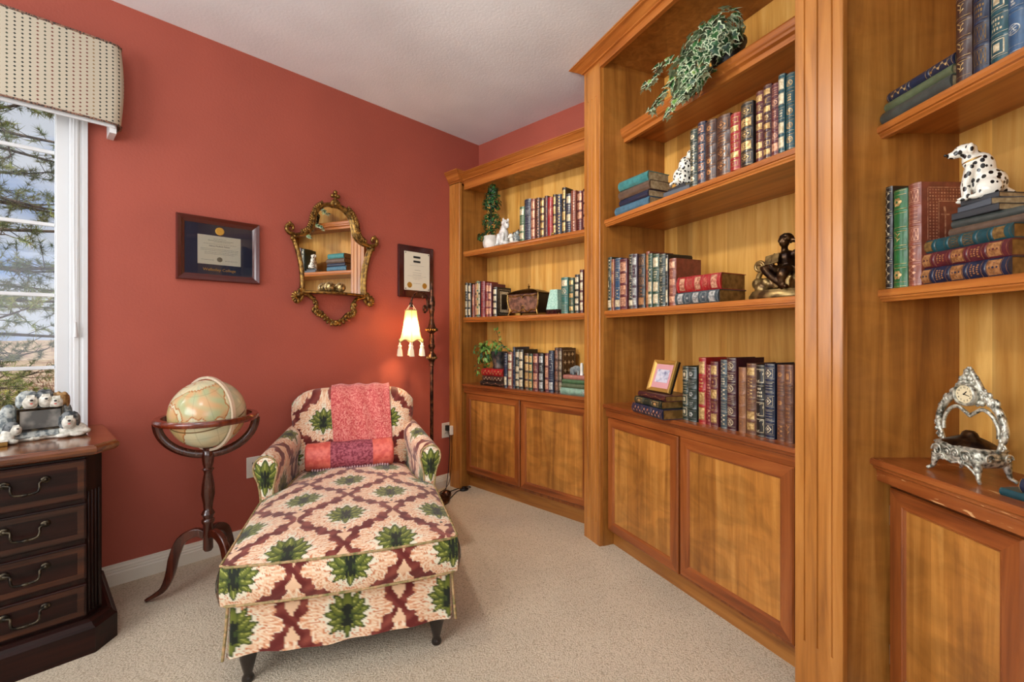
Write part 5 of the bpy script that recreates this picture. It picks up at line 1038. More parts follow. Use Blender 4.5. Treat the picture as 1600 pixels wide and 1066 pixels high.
MB().box(0.006, 0.030, -0.062, -0.0402, 0.405, 0.475).build('plug', 'plate', C2, smooth=0, bevel=0.004)
MB().tube(fl_([(-0.331, -0.052, 0.41), (-0.328, -0.052, 0.30), (-0.335, -0.05, 0.14), (-0.35, -0.05, 0.05), (-0.40, -0.06, 0.006), (-0.47, -0.085, 0.005)]), 0.0026, 6).build('wire', 'lampmetal', C2, smooth=1.2)
# window valance and blind cord
def dot_fabric():
    m = bsdf('dotted_linen', lin(190, 180, 160), 0.85); t = N(m, 'TexCoord'); sx = N(m, 'SeparateXYZ'); L(m, t.outputs['Object'], sx.inputs[0])
    def mt(op, a, b_=None):
        n = N(m, 'Math', operation=op)
        for i, q in enumerate((a, b_)):
            if q is None: continue
            if isinstance(q, (int, float)): n.inputs[i].default_value = q
            else: L(m, q, n.inputs[i])
        return n.outputs[0]
    u = mt('DIVIDE', sx.outputs[0], 0.0215); cu = mt('FLOOR', u); fu = mt('SUBTRACT', mt('FRACT', u), 0.5)
    odd = mt('FRACT', mt('MULTIPLY', cu, 0.5)); v = mt('ADD', mt('DIVIDE', sx.outputs[2], 0.0165), odd); fv = mt('SUBTRACT', mt('FRACT', v), 0.5)
    d = mt('ADD', mt('ABSOLUTE', mt('MULTIPLY', fu, 1.25)), mt('ABSOLUTE', fv)); msk = mt('LESS_THAN', d, 0.27)
    wn = N(m, 'TexWhiteNoise', noise_dimensions='1D'); L(m, cu, wn.inputs['W']); r = ramp(m, ((0, lin(38, 44, 40)), (0.3, lin(112, 62, 52)), (0.55, lin(64, 70, 58)), (0.8, lin(140, 112, 76)))); r.color_ramp.interpolation = 'CONSTANT'; L(m, wn.outputs['Value'], r.inputs[0])
    mx = N(m, 'MixRGB'); L(m, msk, mx.inputs[0]); mx.inputs[1].default_value = lin(190, 180, 160); L(m, r.outputs[0], mx.inputs[2]); base(m, mx.outputs[0])
    n = N(m, 'TexNoise', Scale=900.0); L(m, coords(m), n.inputs['Vector']); bump(m, n.outputs['Fac'], 0.2, 0.001); return m
M['dots'] = dot_fabric(); M['cordpipe'] = mottled('striped_cording', lin(150, 110, 90), lin(60, 50, 46), 160, 0.8, lo=0.45, hi=0.55)
VA = thing('window_valance', 'padded cream valance with small dots above the window', 'valance', (-3.2, 0, 0))
v0, v1, vz0, vz1, vd = -0.905, 0.892, 2.125, 2.482, 0.125
sec_ = [(-v1 * 0 + x, y) for x, y in ((v1 + 0.004, -0.004), (v1 + 0.012, -0.05), (v1 + 0.010, -vd + 0.022), (v1 - 0.004, -vd + 0.004), (v1 - 0.03, -vd - 0.004), (0.4, -vd - 0.010), (-0.4, -vd - 0.010), (v0 + 0.03, -vd - 0.004), (v0, -vd + 0.02), (v0 - 0.008, -0.004))]
rows = []
for z in np.linspace(vz0, vz1, 9):
    q = math.sin(PI * (z - vz0) / (vz1 - vz0)); rows.append([(x + 0.010 * q * (1 if x > 0.8 else (-1 if x < -0.8 else 0)), y - 0.008 * q, z) for x, y in sec_])
b = MB(); n = len(sec_); b.add([p for r_ in rows for p in r_], [(i * n + k, i * n + k + 1, (i + 1) * n + k + 1, (i + 1) * n + k) for i in range(8) for k in range(n - 1)])
b.poly([p for p in rows[-1]]); b.build('padded_cover', 'dots', VA, smooth=0.9)
MB().tube(rows[-1][1:-1], 0.005, 6).tube(rows[0][1:-1], 0.0045, 6).build('cording', 'cordpipe', VA, smooth=1.2)
b = MB(); b.box(v0 + 0.012, v1 - 0.012, -vd + 0.012, -vd + 0.02, vz0 - 0.014, vz1 - 0.02).box(v1 - 0.030, v1 - 0.006, -vd + 0.02, 0, vz0 - 0.036, vz1 - 0.01).box(v0 + 0.006, v0 + 0.03, -vd + 0.02, 0, vz0 - 0.036, vz1 - 0.01); b.build('lining_board', 'white', VA, smooth=0)
BC = thing('blind_cord', 'white blind cord with tassel beside the window glass', 'cord', (-2.447, -0.034, 0))
MB().tube([(-0.004, 0, 2.15), (-0.004, 0.002, 1.6), (0.0, 0, 1.23)], 0.0018, 6).tube([(0.006, 0, 2.15), (0.007, 0.001, 1.7), (0.003, 0, 1.23)], 0.0018, 6).build('pull_cord', 'white', BC)
MB().lathe([(0, 1.235), (0.005, 1.232), (0.0075, 1.18), (0.009, 1.165), (0.0, 1.163)], 12).build('cord_tassel', 'white', BC, smooth=0.8)

# ------------------------------------------------------------------ plants
M['leafgreen'] = mottled('ivy_green', lin(26, 62, 36), lin(58, 112, 56), 40, 0.42, spec=0.4)
M['leafdark'] = mottled('deep_ivy_green', lin(16, 44, 30), lin(36, 78, 46), 40, 0.42, spec=0.4)
M['leafpale'] = mottled('cream_leaf_margin', lin(170, 190, 150), lin(206, 216, 184), 40, 0.5)
M['leaflight'] = mottled('young_leaf_green', lin(86, 130, 52), lin(128, 160, 78), 40, 0.45)
M['stem'] = bsdf('brown_stem', lin(66, 56, 34), 0.7)
def leaf(b, p, nrm, tip, s, style='ivy', mi=0, mo=1, g=None):
    nrm = Vector(nrm).normalized(); t = Vector(tip); t = (t - nrm * t.dot(nrm)); t = t.normalized() if t.length > 1e-5 else nrm.orthogonal().normalized(); r = nrm.cross(t); p = Vector(p)
    if style == 'ivy': sh = [(0, -0.25), (0.30, -0.42), (0.62, -0.22), (0.36, 0.06), (0.55, 0.34), (0.22, 0.40), (0, 1.0), (-0.22, 0.40), (-0.55, 0.34), (-0.36, 0.06), (-0.62, -0.22), (-0.30, -0.42)]
    else: sh = [(0, -0.35), (0.26, -0.1), (0.34, 0.2), (0.2, 0.65), (0, 1.0), (-0.2, 0.65), (-0.34, 0.2), (-0.26, -0.1)]
    P = lambda x, y, k, o: p + (r * x + t * y) * s * k + nrm * (o - 0.20 * s * (x * x + 0.35 * y * y) * k)
    n = len(sh); base_ = [P(x, y, 1, 0) for x, y in sh]; b.add([P(0, 0.05, 1, 0.06 * s)] + base_, [(0, i + 1, (i + 1) % n + 1) for i in range(n)], mo)
    if mi != mo: b.add([P(0, 0.05, 1, 0.06 * s + 0.0012)] + [P(x, y * 0.96 + 0.02, 0.74, 0.0022) for x, y in sh], [(0, i + 1, (i + 1) % n + 1) for i in range(n)], mi)
def bush(parent, name, blobs, vines, size, seed, mats, count, style='ivy', droop=0.6):
    g = random.Random(seed); b = MB(); st = MB()
    for (c, r, k) in blobs:
        for i in range(int(count * k)):
            d = Vector((g.gauss(0, 1), g.gauss(0, 1), g.gauss(0, 1) + 0.15)).normalized(); q = Vector((c[0] + d.x * r[0], c[1] + d.y * r[1], c[2] + d.z * r[2]))
            q = Vector(c) + (q - Vector(c)) * g.uniform(0.72, 1.05); nn = (d + Vector((g.uniform(-.5, .5), g.uniform(-.5, .5), g.uniform(-.2, .6)))).normalized()
            mi = g.choice((0, 0, 2)); leaf(b, q, nn, (d.x * 0.5 + g.uniform(-.4, .4), d.y * 0.5 + g.uniform(-.4, .4), -droop + g.uniform(-.4, .4)), size * g.uniform(0.65, 1.15), style, mi, 1 if style == 'ivy' else mi)
    for pts in vines:
        P = spline(pts, 6); st.tube(P, 0.0018, 5); n = len(P)
        for i in range(2, n, 1 if style == 'ivy' else 2):
            for k in range(2):
                dv = (P[min(i + 1, n - 1)] - P[i - 1]).normalized(); sd = Vector((g.uniform(-1, 1), g.uniform(-1, 1), g.uniform(-.6, .8))); mi = g.choice((0, 2, 3))
                leaf(b, P[i] + sd * size * 0.45, (sd.x * 0.6, sd.y - 0.6, 0.6 + sd.z * .3), dv + sd * 0.8, size * g.uniform(0.5, 0.85), style, mi, 1 if style == 'ivy' else mi)
    f = b.build(name, mats, parent, smooth=0)
    if vines: st.build('stem', 'stem', parent, smooth=1.2)
    return f
def sec_thing(s, u, n, z, name, label, cat, group=None, yaw=0): return thing(name, label, cat, sec_point(s, u, n, z), (0, 0, SEC[s][1] + R(yaw)), group)
LV = ['leafgreen', 'leafpale', 'leafdark', 'leaflight']
T1 = sec_thing('B', .665, -.11, 2.338, 'potted_ivy', 'variegated ivy trailing from the top shelf of tall bookcase', 'plant')
MB().lathe([(0, 0), (0.055, 0), (0.075, 0.10), (0.08, 0.105), (0.08, 0.115), (0.07, 0.115), (0, 0.105)], 24).build('pot', 'black', T1, smooth=0.7)
bush(T1, 'foliage', [((-0.02, -0.09, 0.085), (0.13, 0.09, 0.105), 0.65), ((-0.08, -0.145, -0.01), (0.11, 0.05, 0.10), 0.42), ((0.04, -0.07, 0.12), (0.10, 0.08, 0.09), 0.3), ((-0.045, -0.165, -0.07), (0.07, 0.03, 0.06), 0.2)],
     [[(-0.05, -0.10, 0.06), (-0.16, -0.13, 0.10), (-0.24, -0.14, 0.12), (-0.30, -0.15, 0.09), (-0.36, -0.16, 0.05)], [(-0.08, -0.13, 0.02), (-0.17, -0.17, -0.02), (-0.25, -0.17, -0.06), (-0.30, -0.17, -0.085)],
      [(-0.06, -0.14, -0.02), (-0.10, -0.18, -0.08), (-0.13, -0.19, -0.14), (-0.15, -0.19, -0.17)], [(0.0, -0.13, 0.0), (-0.02, -0.18, -0.07), (-0.05, -0.19, -0.11), (-0.07, -0.19, -0.13)], [(0.02, -0.14, 0.02), (0.05, -0.18, -0.03), (0.04, -0.19, -0.08)]], 0.040, 3, LV, 210)
T2 = sec_thing('A', .395, .155, ZCA + .127, 'potted_ivy', 'leafy green ivy in a dark pot on three flat books', 'plant')
M['darkpot'] = mottled('mottled_dark_pot', lin(28, 34, 38), lin(88, 74, 66), 30, 0.35)
MB().lathe([(0, 0), (0.046, 0), (0.048, 0.008), (0.044, 0.02), (0.062, 0.11), (0.066, 0.118), (0.062, 0.125), (0, 0.115)], 24).build('pot', 'darkpot', T2, smooth=0.7)
LG = ['leaflight', 'leafgreen', 'leafgreen', 'leaflight']
bush(T2, 'foliage', [((-0.05, -0.03, 0.15), (0.10, 0.07, 0.07), 0.6), ((-0.10, -0.05, 0.09), (0.06, 0.05, 0.09), 0.4)],
     [[(-0.06, -0.04, 0.14), (-0.13, -0.06, 0.17), (-0.18, -0.07, 0.15), (-0.20, -0.07, 0.11)], [(-0.08, -0.05, 0.10), (-0.14, -0.08, 0.06), (-0.15, -0.08, -0.01), (-0.14, -0.08, -0.05)], [(0, -0.02, 0.16), (0.08, -0.03, 0.16), (0.15, -0.03, 0.12)], [(0, 0, 0.18), (-0.01, 0, 0.24), (-0.04, 0, 0.29)]], 0.034, 5, LG, 130, 'leaf')
T3 = sec_thing('A', .338, .185, ZS2, 'ivy_topiary', 'double ball ivy topiary in a white pot on upper shelf', 'plant')
M['whitepot'] = mottled('chalky_white_pot', lin(206, 200, 190), lin(232, 228, 220), 20, 0.6, bmp=0.2)
MB().lathe([(0, 0), (0.044, 0), (0.058, 0.03), (0.060, 0.055), (0.050, 0.085), (0.054, 0.096), (0.050, 0.10), (0, 0.092)], 28, lobes=8, lobe=0.02).build('pot', 'whitepot', T3, smooth=0.8)
MB().tube([(0, 0, 0.08), (0.003, 0, 0.3), (0.012, 0, 0.46)], 0.006, 8).build('stem', 'stem', T3)
bush(T3, 'foliage', [((0.006, 0, 0.205), (0.080, 0.07, 0.080), 0.4), ((0.010, 0, 0.335), (0.078, 0.068, 0.055), 0.28), ((0.014, 0, 0.385), (0.060, 0.055, 0.065), 0.2), ((0.022, 0, 0.435), (0.040, 0.04, 0.060), 0.14), ((-0.01, 0, 0.12), (0.05, 0.05, 0.03), 0.08), ((-0.07, -0.03, 0.10), (0.04, 0.03, 0.035), 0.08)], [], 0.017, 9, ['leafgreen', 'leafgreen', 'leafdark', 'leaflight'], 900, 'leaf', 0.1)

# ------------------------------------------------------------------ figurines and trinkets
def ceramic(name, c1, c2, sc=30, rough=0.3): return mottled(name, lin(*c1), lin(*c2), sc, rough, coat=0.3)
M['terrier'] = ceramic('white_glazed_terrier', (196, 196, 192), (230, 228, 224)); M['dogwhite'] = ceramic('cream_white_glaze', (222, 220, 208), (240, 238, 230)); M['dogblack'] = bsdf('black_glaze', lin(18, 18, 18), 0.3)
M['doggrey'] = mottled('grey_shaggy_resin', lin(88, 98, 102), lin(176, 180, 174), 60, 0.6, bmp=0.5, bdist=0.004); M['dogpale'] = mottled('white_shaggy_resin', lin(190, 186, 172), lin(226, 222, 210), 60, 0.6, bmp=0.5, bdist=0.004); M['dogtan'] = mottled('tan_shaggy_resin', lin(112, 78, 38), lin(170, 132, 82), 60, 0.6, bmp=0.5, bdist=0.004)
M['dogdark'] = mottled('charcoal_shaggy_resin', lin(46, 52, 56), lin(120, 124, 124), 60, 0.6, bmp=0.5, bdist=0.004); M['stone'] = mottled('grey_stone', lin(98, 108, 112), lin(150, 156, 152), 40, 0.7)
def spotted():
    m = bsdf('black_spotted_white_glaze', (1, 1, 1, 1), 0.25, coat=0.4); v = N(m, 'TexVoronoi', Scale=80.0); L(m, coords(m, (1, 1, 0.72)), v.inputs['Vector'])
    r = ramp(m, ((0.0, lin(16, 15, 15)), (0.36, lin(16, 15, 15)), (0.40, lin(232, 228, 214)))); L(m, v.outputs['Distance'], r.inputs[0]); base(m, r.outputs[0]); return m
M['spotted'] = spotted()
TR_ = sec_thing('A', .485, .205, ZS2, 'terrier_figurine', 'white glazed sitting terrier figurine beside the topiary pot', 'figurine')
b = MB(); b.ball((0, 0.012, 0.045), (0.046, 0.042, 0.045), 16, 10).ball((0.004, 0.004, 0.085), (0.038, 0.036, 0.055), 16, 10).ball((0.01, 0, 0.125), (0.027, 0.025, 0.035), 12, 8)
b.ball((0.024, -0.004, 0.168), (0.030, 0.024, 0.024), 14, 10).ball((0.046, -0.012, 0.152), (0.024, 0.019, 0.026), 12, 8).ball((0.055, -0.014, 0.138), (0.017, 0.014, 0.018), 10, 8)
for x in (-0.022, 0.022): b.tube([(x, -0.018, 0.09), (x * 1.1, -0.030, 0.04), (x * 1.15, -0.034, 0.006)], [0.016, 0.013, 0.013], 10).ball((x * 1.2, -0.042, 0.009), (0.013, 0.018, 0.009), 10, 6)
for x in (-0.03, 0.034): b.ball((x, 0.0, 0.02), (0.024, 0.034, 0.02), 10, 8)
b.build('body', 'terrier', TR_, remesh=0.0035)
b = MB(); b.ball((0.012, -0.008, 0.192), (0.010, 0.006, 0.012), 8, 6).ball((0.044, 0.006, 0.184), (0.010, 0.006, 0.014), 8, 6); b.build('ear', 'terrier', TR_)
MB().ball((0.063, -0.024, 0.158), 0.005, 8, 6).build('nose', 'dogblack', TR_)
SD = sec_thing('A', .618, .225, ZS2, 'puppy_figurine', 'small grey and white puppy figurine on a pale base', 'figurine')
MB().ball((0, 0, 0.008), (0.056, 0.034, 0.008), 18, 6).build('base', 'dogwhite', SD, smooth=1.2)
b = MB(); b.ball((0.022, 0, 0.034), (0.032, 0.026, 0.026), 14, 8).ball((0.018, -0.004, 0.062), (0.020, 0.018, 0.018), 12, 8).ball((0.032, 0, 0.074), (0.018, 0.015, 0.016), 12, 8); b.build('body', 'doggrey', SD, remesh=0.003)
b = MB(); b.ball((-0.028, -0.006, 0.058), (0.020, 0.018, 0.018), 12, 8).ball((-0.036, -0.018, 0.05), (0.012, 0.010, 0.010), 10, 6).ball((-0.026, 0.0, 0.03), (0.018, 0.016, 0.022), 10, 8); b.build('head', 'dogwhite', SD, smooth=1.2)
b = MB(); b.ball((-0.040, -0.026, 0.053), 0.004, 8, 6).ball((-0.030, -0.022, 0.065), 0.003, 6, 4).ball((-0.018, -0.016, 0.066), 0.003, 6, 4).ball((-0.040, 0, 0.074), (0.006, 0.004, 0.009), 8, 6).ball((-0.012, 0.002, 0.076), (0.006, 0.004, 0.010), 8, 6).ball((0.022, -0.018, 0.074), 0.004, 6, 4).ball((0.046, -0.006, 0.086), (0.006, 0.004, 0.010), 6, 4); b.build('markings', 'dogblack', SD)
TG = sec_thing('A', 0.985, .255, ZS2, 'gilt_trinket', 'tiny gilt shell trinket before the navy books', 'trinket')
b = MB()
for a in range(-60, 61, 20): b.ball((0.010 * math.sin(R(a)), 0, 0.009 + 0.004 * math.cos(R(a))), (0.004, 0.006, 0.008), 8, 6)
b.ball((0, 0, 0.004), (0.014, 0.008, 0.004), 10, 6); b.build('shell', 'brass', TG)
SF = sec_thing('A', 1.145, .215, ZCA + .125, 'stone_figurine', 'grey and white lamb figurine on the pink cloth book', 'figurine')
b = MB(); b.ball((0, 0, 0.035), (0.034, 0.022, 0.024), 14, 8).ball((-0.03, -0.004, 0.028), (0.018, 0.014, 0.020), 12, 8).ball((-0.036, -0.006, 0.012), (0.010, 0.010, 0.013), 8, 6)
for x, y in ((-0.018, -0.010), (0.02, -0.010), (0.02, 0.01), (-0.018, 0.01)): b.tube([(x, y, 0.03), (x, y, 0.0)], 0.007, 8)
b.build('body', 'stone', SF, remesh=0.003)
MB().lathe([(0, 0), (0.012, 0), (0.010, 0.02), (0.011, 0.055), (0.008, 0.075), (0, 0.078)], 12, (0.042, -0.005, 0)).build('post', 'dogwhite', SF, smooth=0.8)
# brass casket
CK = sec_thing('A', .705, .17, ZS3, 'casket', 'brass bound leather casket with finial on middle shelf', 'box')
M['casketleather'] = mottled('ruddy_casket_leather', lin(82, 52, 42), lin(132, 92, 74), 40, 0.5); M['casketdark'] = bsdf('dark_casket_end', lin(34, 22, 16), 0.5)
def bombe(z): return 0.006 * math.sin(PI * min(1, max(0, (z - 0.02) / 0.13)))
b = MB(); v = []; zs = np.linspace(0.022, 0.148, 8)
for z in zs:
    e = bombe(z) + 0.016 * (z - 0.022) / 0.126; v += [(-0.118 - e, -0.055 - e * 0.6, z), (0.118 + e, -0.055 - e * 0.6, z), (0.118 + e, 0.055 + e * 0.6, z), (-0.118 - e, 0.055 + e * 0.6, z)]
b.add(v, [(i * 4 + q, i * 4 + (q + 1) % 4, i * 4 + 4 + (q + 1) % 4, i * 4 + 4 + q) for i in range(7) for q in range(4)], 0); b.m = [0 if i % 4 == 0 else 1 for i in range(28)]
b.poly(v[:4], 1); b.build('body', ['casketleather', 'casketdark'], CK, smooth=0.4)
b = MB(); rows = [(0.136, 0.070, 0.148), (0.140, 0.074, 0.153), (0.134, 0.068, 0.158), (0.10, 0.05, 0.172), (0.05, 0.026, 0.184), (0.014, 0.012, 0.188)]; v = []
for x, y, z in rows: v += [(-x, -y, z), (x, -y, z), (x, y, z), (-x, y, z)]
b.add(v, [(i * 4 + q, i * 4 + (q + 1) % 4, i * 4 + 4 + (q + 1) % 4, i * 4 + 4 + q) for i in range(5) for q in range(4)] + [(3, 2, 1, 0), (20, 21, 22, 23)]); ld = b.build('lid', 'bronze', CK, smooth=0.3)
MB().lathe([(0, 0.186), (0.008, 0.188), (0.005, 0.196), (0.010, 0.203), (0.006, 0.210), (0.003, 0.222), (0, 0.226)], 12).build('finial', 'brass', ld, smooth=0.8)
b = MB()
for sx in (-1, 1):
    for sy in (-1, 1): b.tube(spline([(sx * 0.12, sy * 0.058, 0.05), (sx * 0.128, sy * 0.062, 0.02), (sx * 0.136, sy * 0.066, 0.004)], 5), [0.008] * 6 + [0.006] * 5, 8); b.tube(spline([(sx * 0.140, sy * 0.066, 0.15), (sx * 0.142, sy * 0.068, 0.11), (sx * 0.134, sy * 0.064, 0.07), (sx * 0.120, sy * 0.058, 0.03)], 5), 0.006, 8)
for sx in (-1, 1):
    b.tube(spline([(sx * 0.118, -0.060, 0.028), (sx * 0.08, -0.061, 0.040), (sx * 0.04, -0.061, 0.024), (0, -0.062, 0.045)], 5), 0.005, 8); b.tube(spline([(sx * 0.13, -0.068, 0.14), (sx * 0.07, -0.068, 0.132), (sx * 0.02, -0.068, 0.138), (0, -0.068, 0.12)], 5), 0.0045, 8)
    for a in range(0, 360, 60): b.ball((sx * 0.118 + 0.012 * math.cos(R(a)), -0.066, 0.125 + 0.012 * math.sin(R(a))), 0.005, 6, 4)
for a in range(0, 360, 45): b.ball((0.015 * math.cos(R(a)), -0.063, 0.05 + 0.018 * math.sin(R(a))), 0.005, 6, 4)
b.tube(spline([(-0.145, -0.02, 0.12), (-0.170, -0.02, 0.11), (-0.172, -0.02, 0.08), (-0.150, -0.02, 0.065)], 5), 0.0045, 8); b.build('mounts', 'brass', CK, smooth=1.2)
# aqua shade with beads
AQ = sec_thing('A', .945, .165, ZS3, 'beaded_shade', 'small aqua cloth shade with dark red beads by green books', 'shade')
M['aqua'] = mottled('aqua_cloth', lin(150, 196, 180), lin(190, 222, 206), 120, 0.85, bmp=0.2); M['redbead'] = bsdf('dark_red_glass', lin(70, 10, 16), 0.15, 0, 0.6)
b = MB(); v = [];
for h_, z in ((0.048, 0.034), (0.030, 0.165)): v += [(-h_, -h_, z), (h_, -h_, z), (h_, h_, z), (-h_, h_, z)]
b.add(v, [(q, (q + 1) % 4, 4 + (q + 1) % 4, 4 + q) for q in range(4)]).build('cloth_shade', 'aqua', AQ, smooth=0)
b = MB()
for sd in range(4):
    for i in range(9):
        t = -0.048 + 0.096 * i / 8; x, y = ((t, -0.048), (0.048, t), (t, 0.048), (-0.048, t))[sd]
        for k in range(3 if i % 2 else 4): b.ball((x, y, 0.030 - k * 0.0075), 0.0042, 6, 4)
b.build('bead_fringe', 'redbead', AQ, smooth=1.2); MB().lathe([(0, 0), (0.03, 0), (0.03, 0.006), (0.006, 0.01), (0.005, 0.15), (0, 0.15)], 16).build('stand', 'bronze', AQ, smooth=0.7)
MB().box(-0.045, 0.045, -0.05, -0.044, 0.0, 0.008).build('bead_tray', 'redbead', AQ, smooth=0)
# picture frame on the counter of the tall bookcase
FR = sec_thing('B', .39, .028, ZC + .1075, 'picture_frame', 'small gold framed pink picture leaning on stacked books', 'picture frame')
FR.rotation_euler = (Matrix.Rotation(SEC['B'][1] + R(-3), 4, 'Z') @ Matrix.Rotation(R(-19), 4, 'X')).to_euler()
M['goldthin'] = bsdf('brushed_gold_frame', lin(190, 146, 72), 0.35, 0.5)
frame_rect(FR, -0.080, 0.080, 0.0, 0.158, 0, 0.020, 0.016, 'goldthin'); MB().box(-0.08, 0.08, 0.0, 0.012, 0.0, 0.158).build('back_board', 'casketdark', FR, smooth=0)
def landscape():
    m = bsdf('faded_pink_landscape', lin(206, 150, 160), 0.6); n = N(m, 'TexNoise', Scale=45.0, Detail=4); L(m, coords(m), n.inputs['Vector']); r = ramp(m, ((0.35, lin(120, 120, 150)), (0.5, lin(190, 190, 206)), (0.65, lin(214, 206, 214)))); L(m, n.outputs['Fac'], r.inputs[0]); base(m, r.outputs[0]); return m
M['pinkmat'] = bsdf('pink_mat', lin(206, 148, 152), 0.7); M['landscape'] = landscape()
MB().box(-0.061, 0.061, -0.007, -0.003, 0.019, 0.139).build('mat_board', 'pinkmat', FR, smooth=0); MB().box(-0.044, 0.046, -0.008, -0.0068, 0.048, 0.112).build('print', 'landscape', FR, smooth=0)
MB().box(-0.012, 0.012, 0.012, 0.07, 0.0, 0.004).build('easel', 'casketdark', FR, smooth=0)
# spotted dogs
def sitting_dog(o, flip=1, z0=0.0, s=1.0):
    b = MB(); E = lambda c, r, *a: b.ball((c[0] * s * flip, c[1] * s, z0 + c[2] * s), tuple(q * s for q in r), *a); Tb = lambda pts, r: b.tube([(x * s * flip, y * s, z0 + z * s) for x, y, z in pts], [q * s for q in r], 10)
    E((0.022, 0.0, 0.040), (0.036, 0.030, 0.038), 16, 10); E((0.006, 0, 0.080), (0.030, 0.024, 0.044), 16, 10); E((-0.010, 0, 0.108), (0.020, 0.018, 0.028), 12, 8); E((-0.022, 0, 0.136), (0.024, 0.018, 0.017), 14, 8); E((-0.042, 0, 0.128), (0.018, 0.011, 0.010), 10, 8)
    for y in (-0.016, 0.016): Tb([(-0.012, y, 0.09), (-0.022, y, 0.045), (-0.020, y, 0.006)], [0.012, 0.009, 0.008]); E((-0.028, y, 0.006), (0.013, 0.008, 0.006), 10, 6); E((0.018, y * 1.7, 0.026), (0.026, 0.013, 0.024), 12, 8); E((-0.004, y * 1.8, 0.007), (0.018, 0.009, 0.007), 10, 6); E((-0.014, y * 1.2, 0.134), (0.008, 0.006, 0.016), 8, 6)
    Tb([(0.05, 0, 0.02), (0.066, 0.01, 0.012), (0.06, 0.03, 0.008)], [0.008, 0.006, 0.004]); b.build('body', 'spotted', o, remesh=0.003 * s)
    MB().ball(((-0.060) * s * flip, 0, z0 + 0.131 * s), 0.004 * s, 8, 6).build('nose', 'dogblack', o); MB().tube([((-0.006 + 0.021 * math.cos(t)) * s * flip, 0.019 * math.sin(t) * s, z0 + (0.106 + 0.006 * math.cos(t)) * s) for t in np.linspace(0, 2 * PI, 18)[:-1]], 0.0022 * s, 6, closed=True).build('collar', 'brass', o)
def mini_books(o, spec):
    for i, (w, d, h_, z, c, yaw) in enumerate(spec):
        mb = MB().box(-w / 2, w / 2, -d / 2, d / 2, z, z + 0.002).box(-w / 2, w / 2, -d / 2, d / 2, z + h_ - 0.002, z + h_).box(-w / 2 + 0.002, w / 2 - 0.002, -d / 2 + 0.002, d / 2 - 0.002, z + 0.002, z + h_ - 0.002, 1).box(-w / 2, w / 2, -d / 2, -d / 2 + 0.002, z, z + h_)
        mb.build('miniature_book', [c, 'pages_old'], o, rot=(0, 0, R(yaw)), smooth=0)
M['mb1'] = bsdf('slate_grey_cover', lin(84, 90, 98), 0.5); M['mb2'] = bsdf('dark_grey_cover', lin(52, 54, 58), 0.5)
SDB = sec_thing('B', .528, .0, ZS2, 'spotted_dog_figurine', 'spotted dog bookend figurine sitting beside the old stack', 'figurine', 'spotted dog bookends')
mini_books(SDB, [(0.15, 0.11, 0.020, 0, 'mb1', 4), (0.12, 0.09, 0.016, 0.020, 'mb2', -6)]); sitting_dog(SDB, -1, 0.036, 1.08)
for ch in SDB.children:
    if ch.name.startswith(('body', 'nose', 'collar')): ch.rotation_euler = (0, 0, R(60)); ch.location = (0.015, 0, 0)
SDC = sec_thing('C', .212, -.235, ZC2 + .1685, 'spotted_dog_figurine', 'spotted dog bookend figurine perched above the flat leather books', 'figurine', 'spotted dog bookends')
mini_books(SDC, [(0.115, 0.10, 0.018, 0, 'mb2', 3), (0.10, 0.085, 0.018, 0.018, 'mb1', -8), (0.09, 0.075, 0.014, 0.036, 'mb2', 5)]); sitting_dog(SDC, 1, 0.044, 1.02)
for ch in SDC.children:
    if ch.name.startswith(('body', 'nose', 'collar')): ch.rotation_euler = (0, 0, R(50)); ch.location = (-0.018, -0.02, 0)
# ------------------------------------------------------------------ bronze reader
ST_ = sec_thing('B', .965, -.045, ZS3, 'bronze_statue', 'bronze statue of a seated figure reading on middle shelf', 'statue')
MB().lathe([(0, 0), (0.118, 0), (0.122, 0.006), (0.122, 0.016), (0.114, 0.026), (0.108, 0.034), (0, 0.034)], 40, sy=0.62).build('plinth', 'bronze_light', ST_, smooth=0.6)
b = MB(); g = random.Random(4)
for i in range(26): b.ball((g.uniform(-0.085, 0.07), g.uniform(-0.03, 0.03), 0.036 + g.uniform(0, 0.03)), (g.uniform(0.014, 0.028),) * 3, 8, 6)
b.tube(spline([(-0.02, 0.0, 0.075), (0.02, 0.004, 0.080), (0.08, 0.008, 0.078)], 5), 0.032, 10)
b.build('rocky_seat', 'bronze_light', ST_, remesh=0.0045)
b = MB(); b.tube(spline([(-0.070, -0.01, 0.055), (-0.085, -0.01, 0.075), (-0.080, -0.01, 0.10), (-0.060, -0.012, 0.118)], 5), [0.010] * 16, 8)
for yy in (-0.03, 0.02):
    b.tube(spline([(-0.064 + 0.021 * math.cos(t) * (1 - t / 16), yy, 0.128 + 0.021 * math.sin(t) * (1 - t / 16)) for t in np.linspace(-1.2, 8.5, 18)], 3), 0.0062, 8)
b.tube([(-0.064, -0.03, 0.128), (-0.064, 0.02, 0.128)], 0.017, 12); b.build('scroll_arm', 'bronze_light', ST_, smooth=1.2)
MB().tube(spline([(0.085, 0.018, 0.04), (0.098, 0.024, 0.10), (0.098, 0.028, 0.150), (0.085, 0.03, 0.172)], 5), [0.024] * 6 + [0.022] * 5 + [0.018] * 5, 8).build('chair_back', 'bronze_light', ST_, smooth=1.2)
b = MB()
b.tube(spline([(0.030, 0.008, 0.092), (0.024, 0.004, 0.125), (0.022, 0.0, 0.160), (0.020, -0.002, 0.176)], 4), [0.036, 0.034, 0.031, 0.030, 0.030, 0.031, 0.033, 0.034, 0.034, 0.033, 0.028, 0.022, 0.016][:13], 14)   # torso
b.tube([(0.020, -0.004, 0.172), (0.022, -0.008, 0.196)], [0.013, 0.011], 10); b.ball((0.026, -0.014, 0.212), (0.019, 0.020, 0.024), 14, 10)                                                        # neck, head
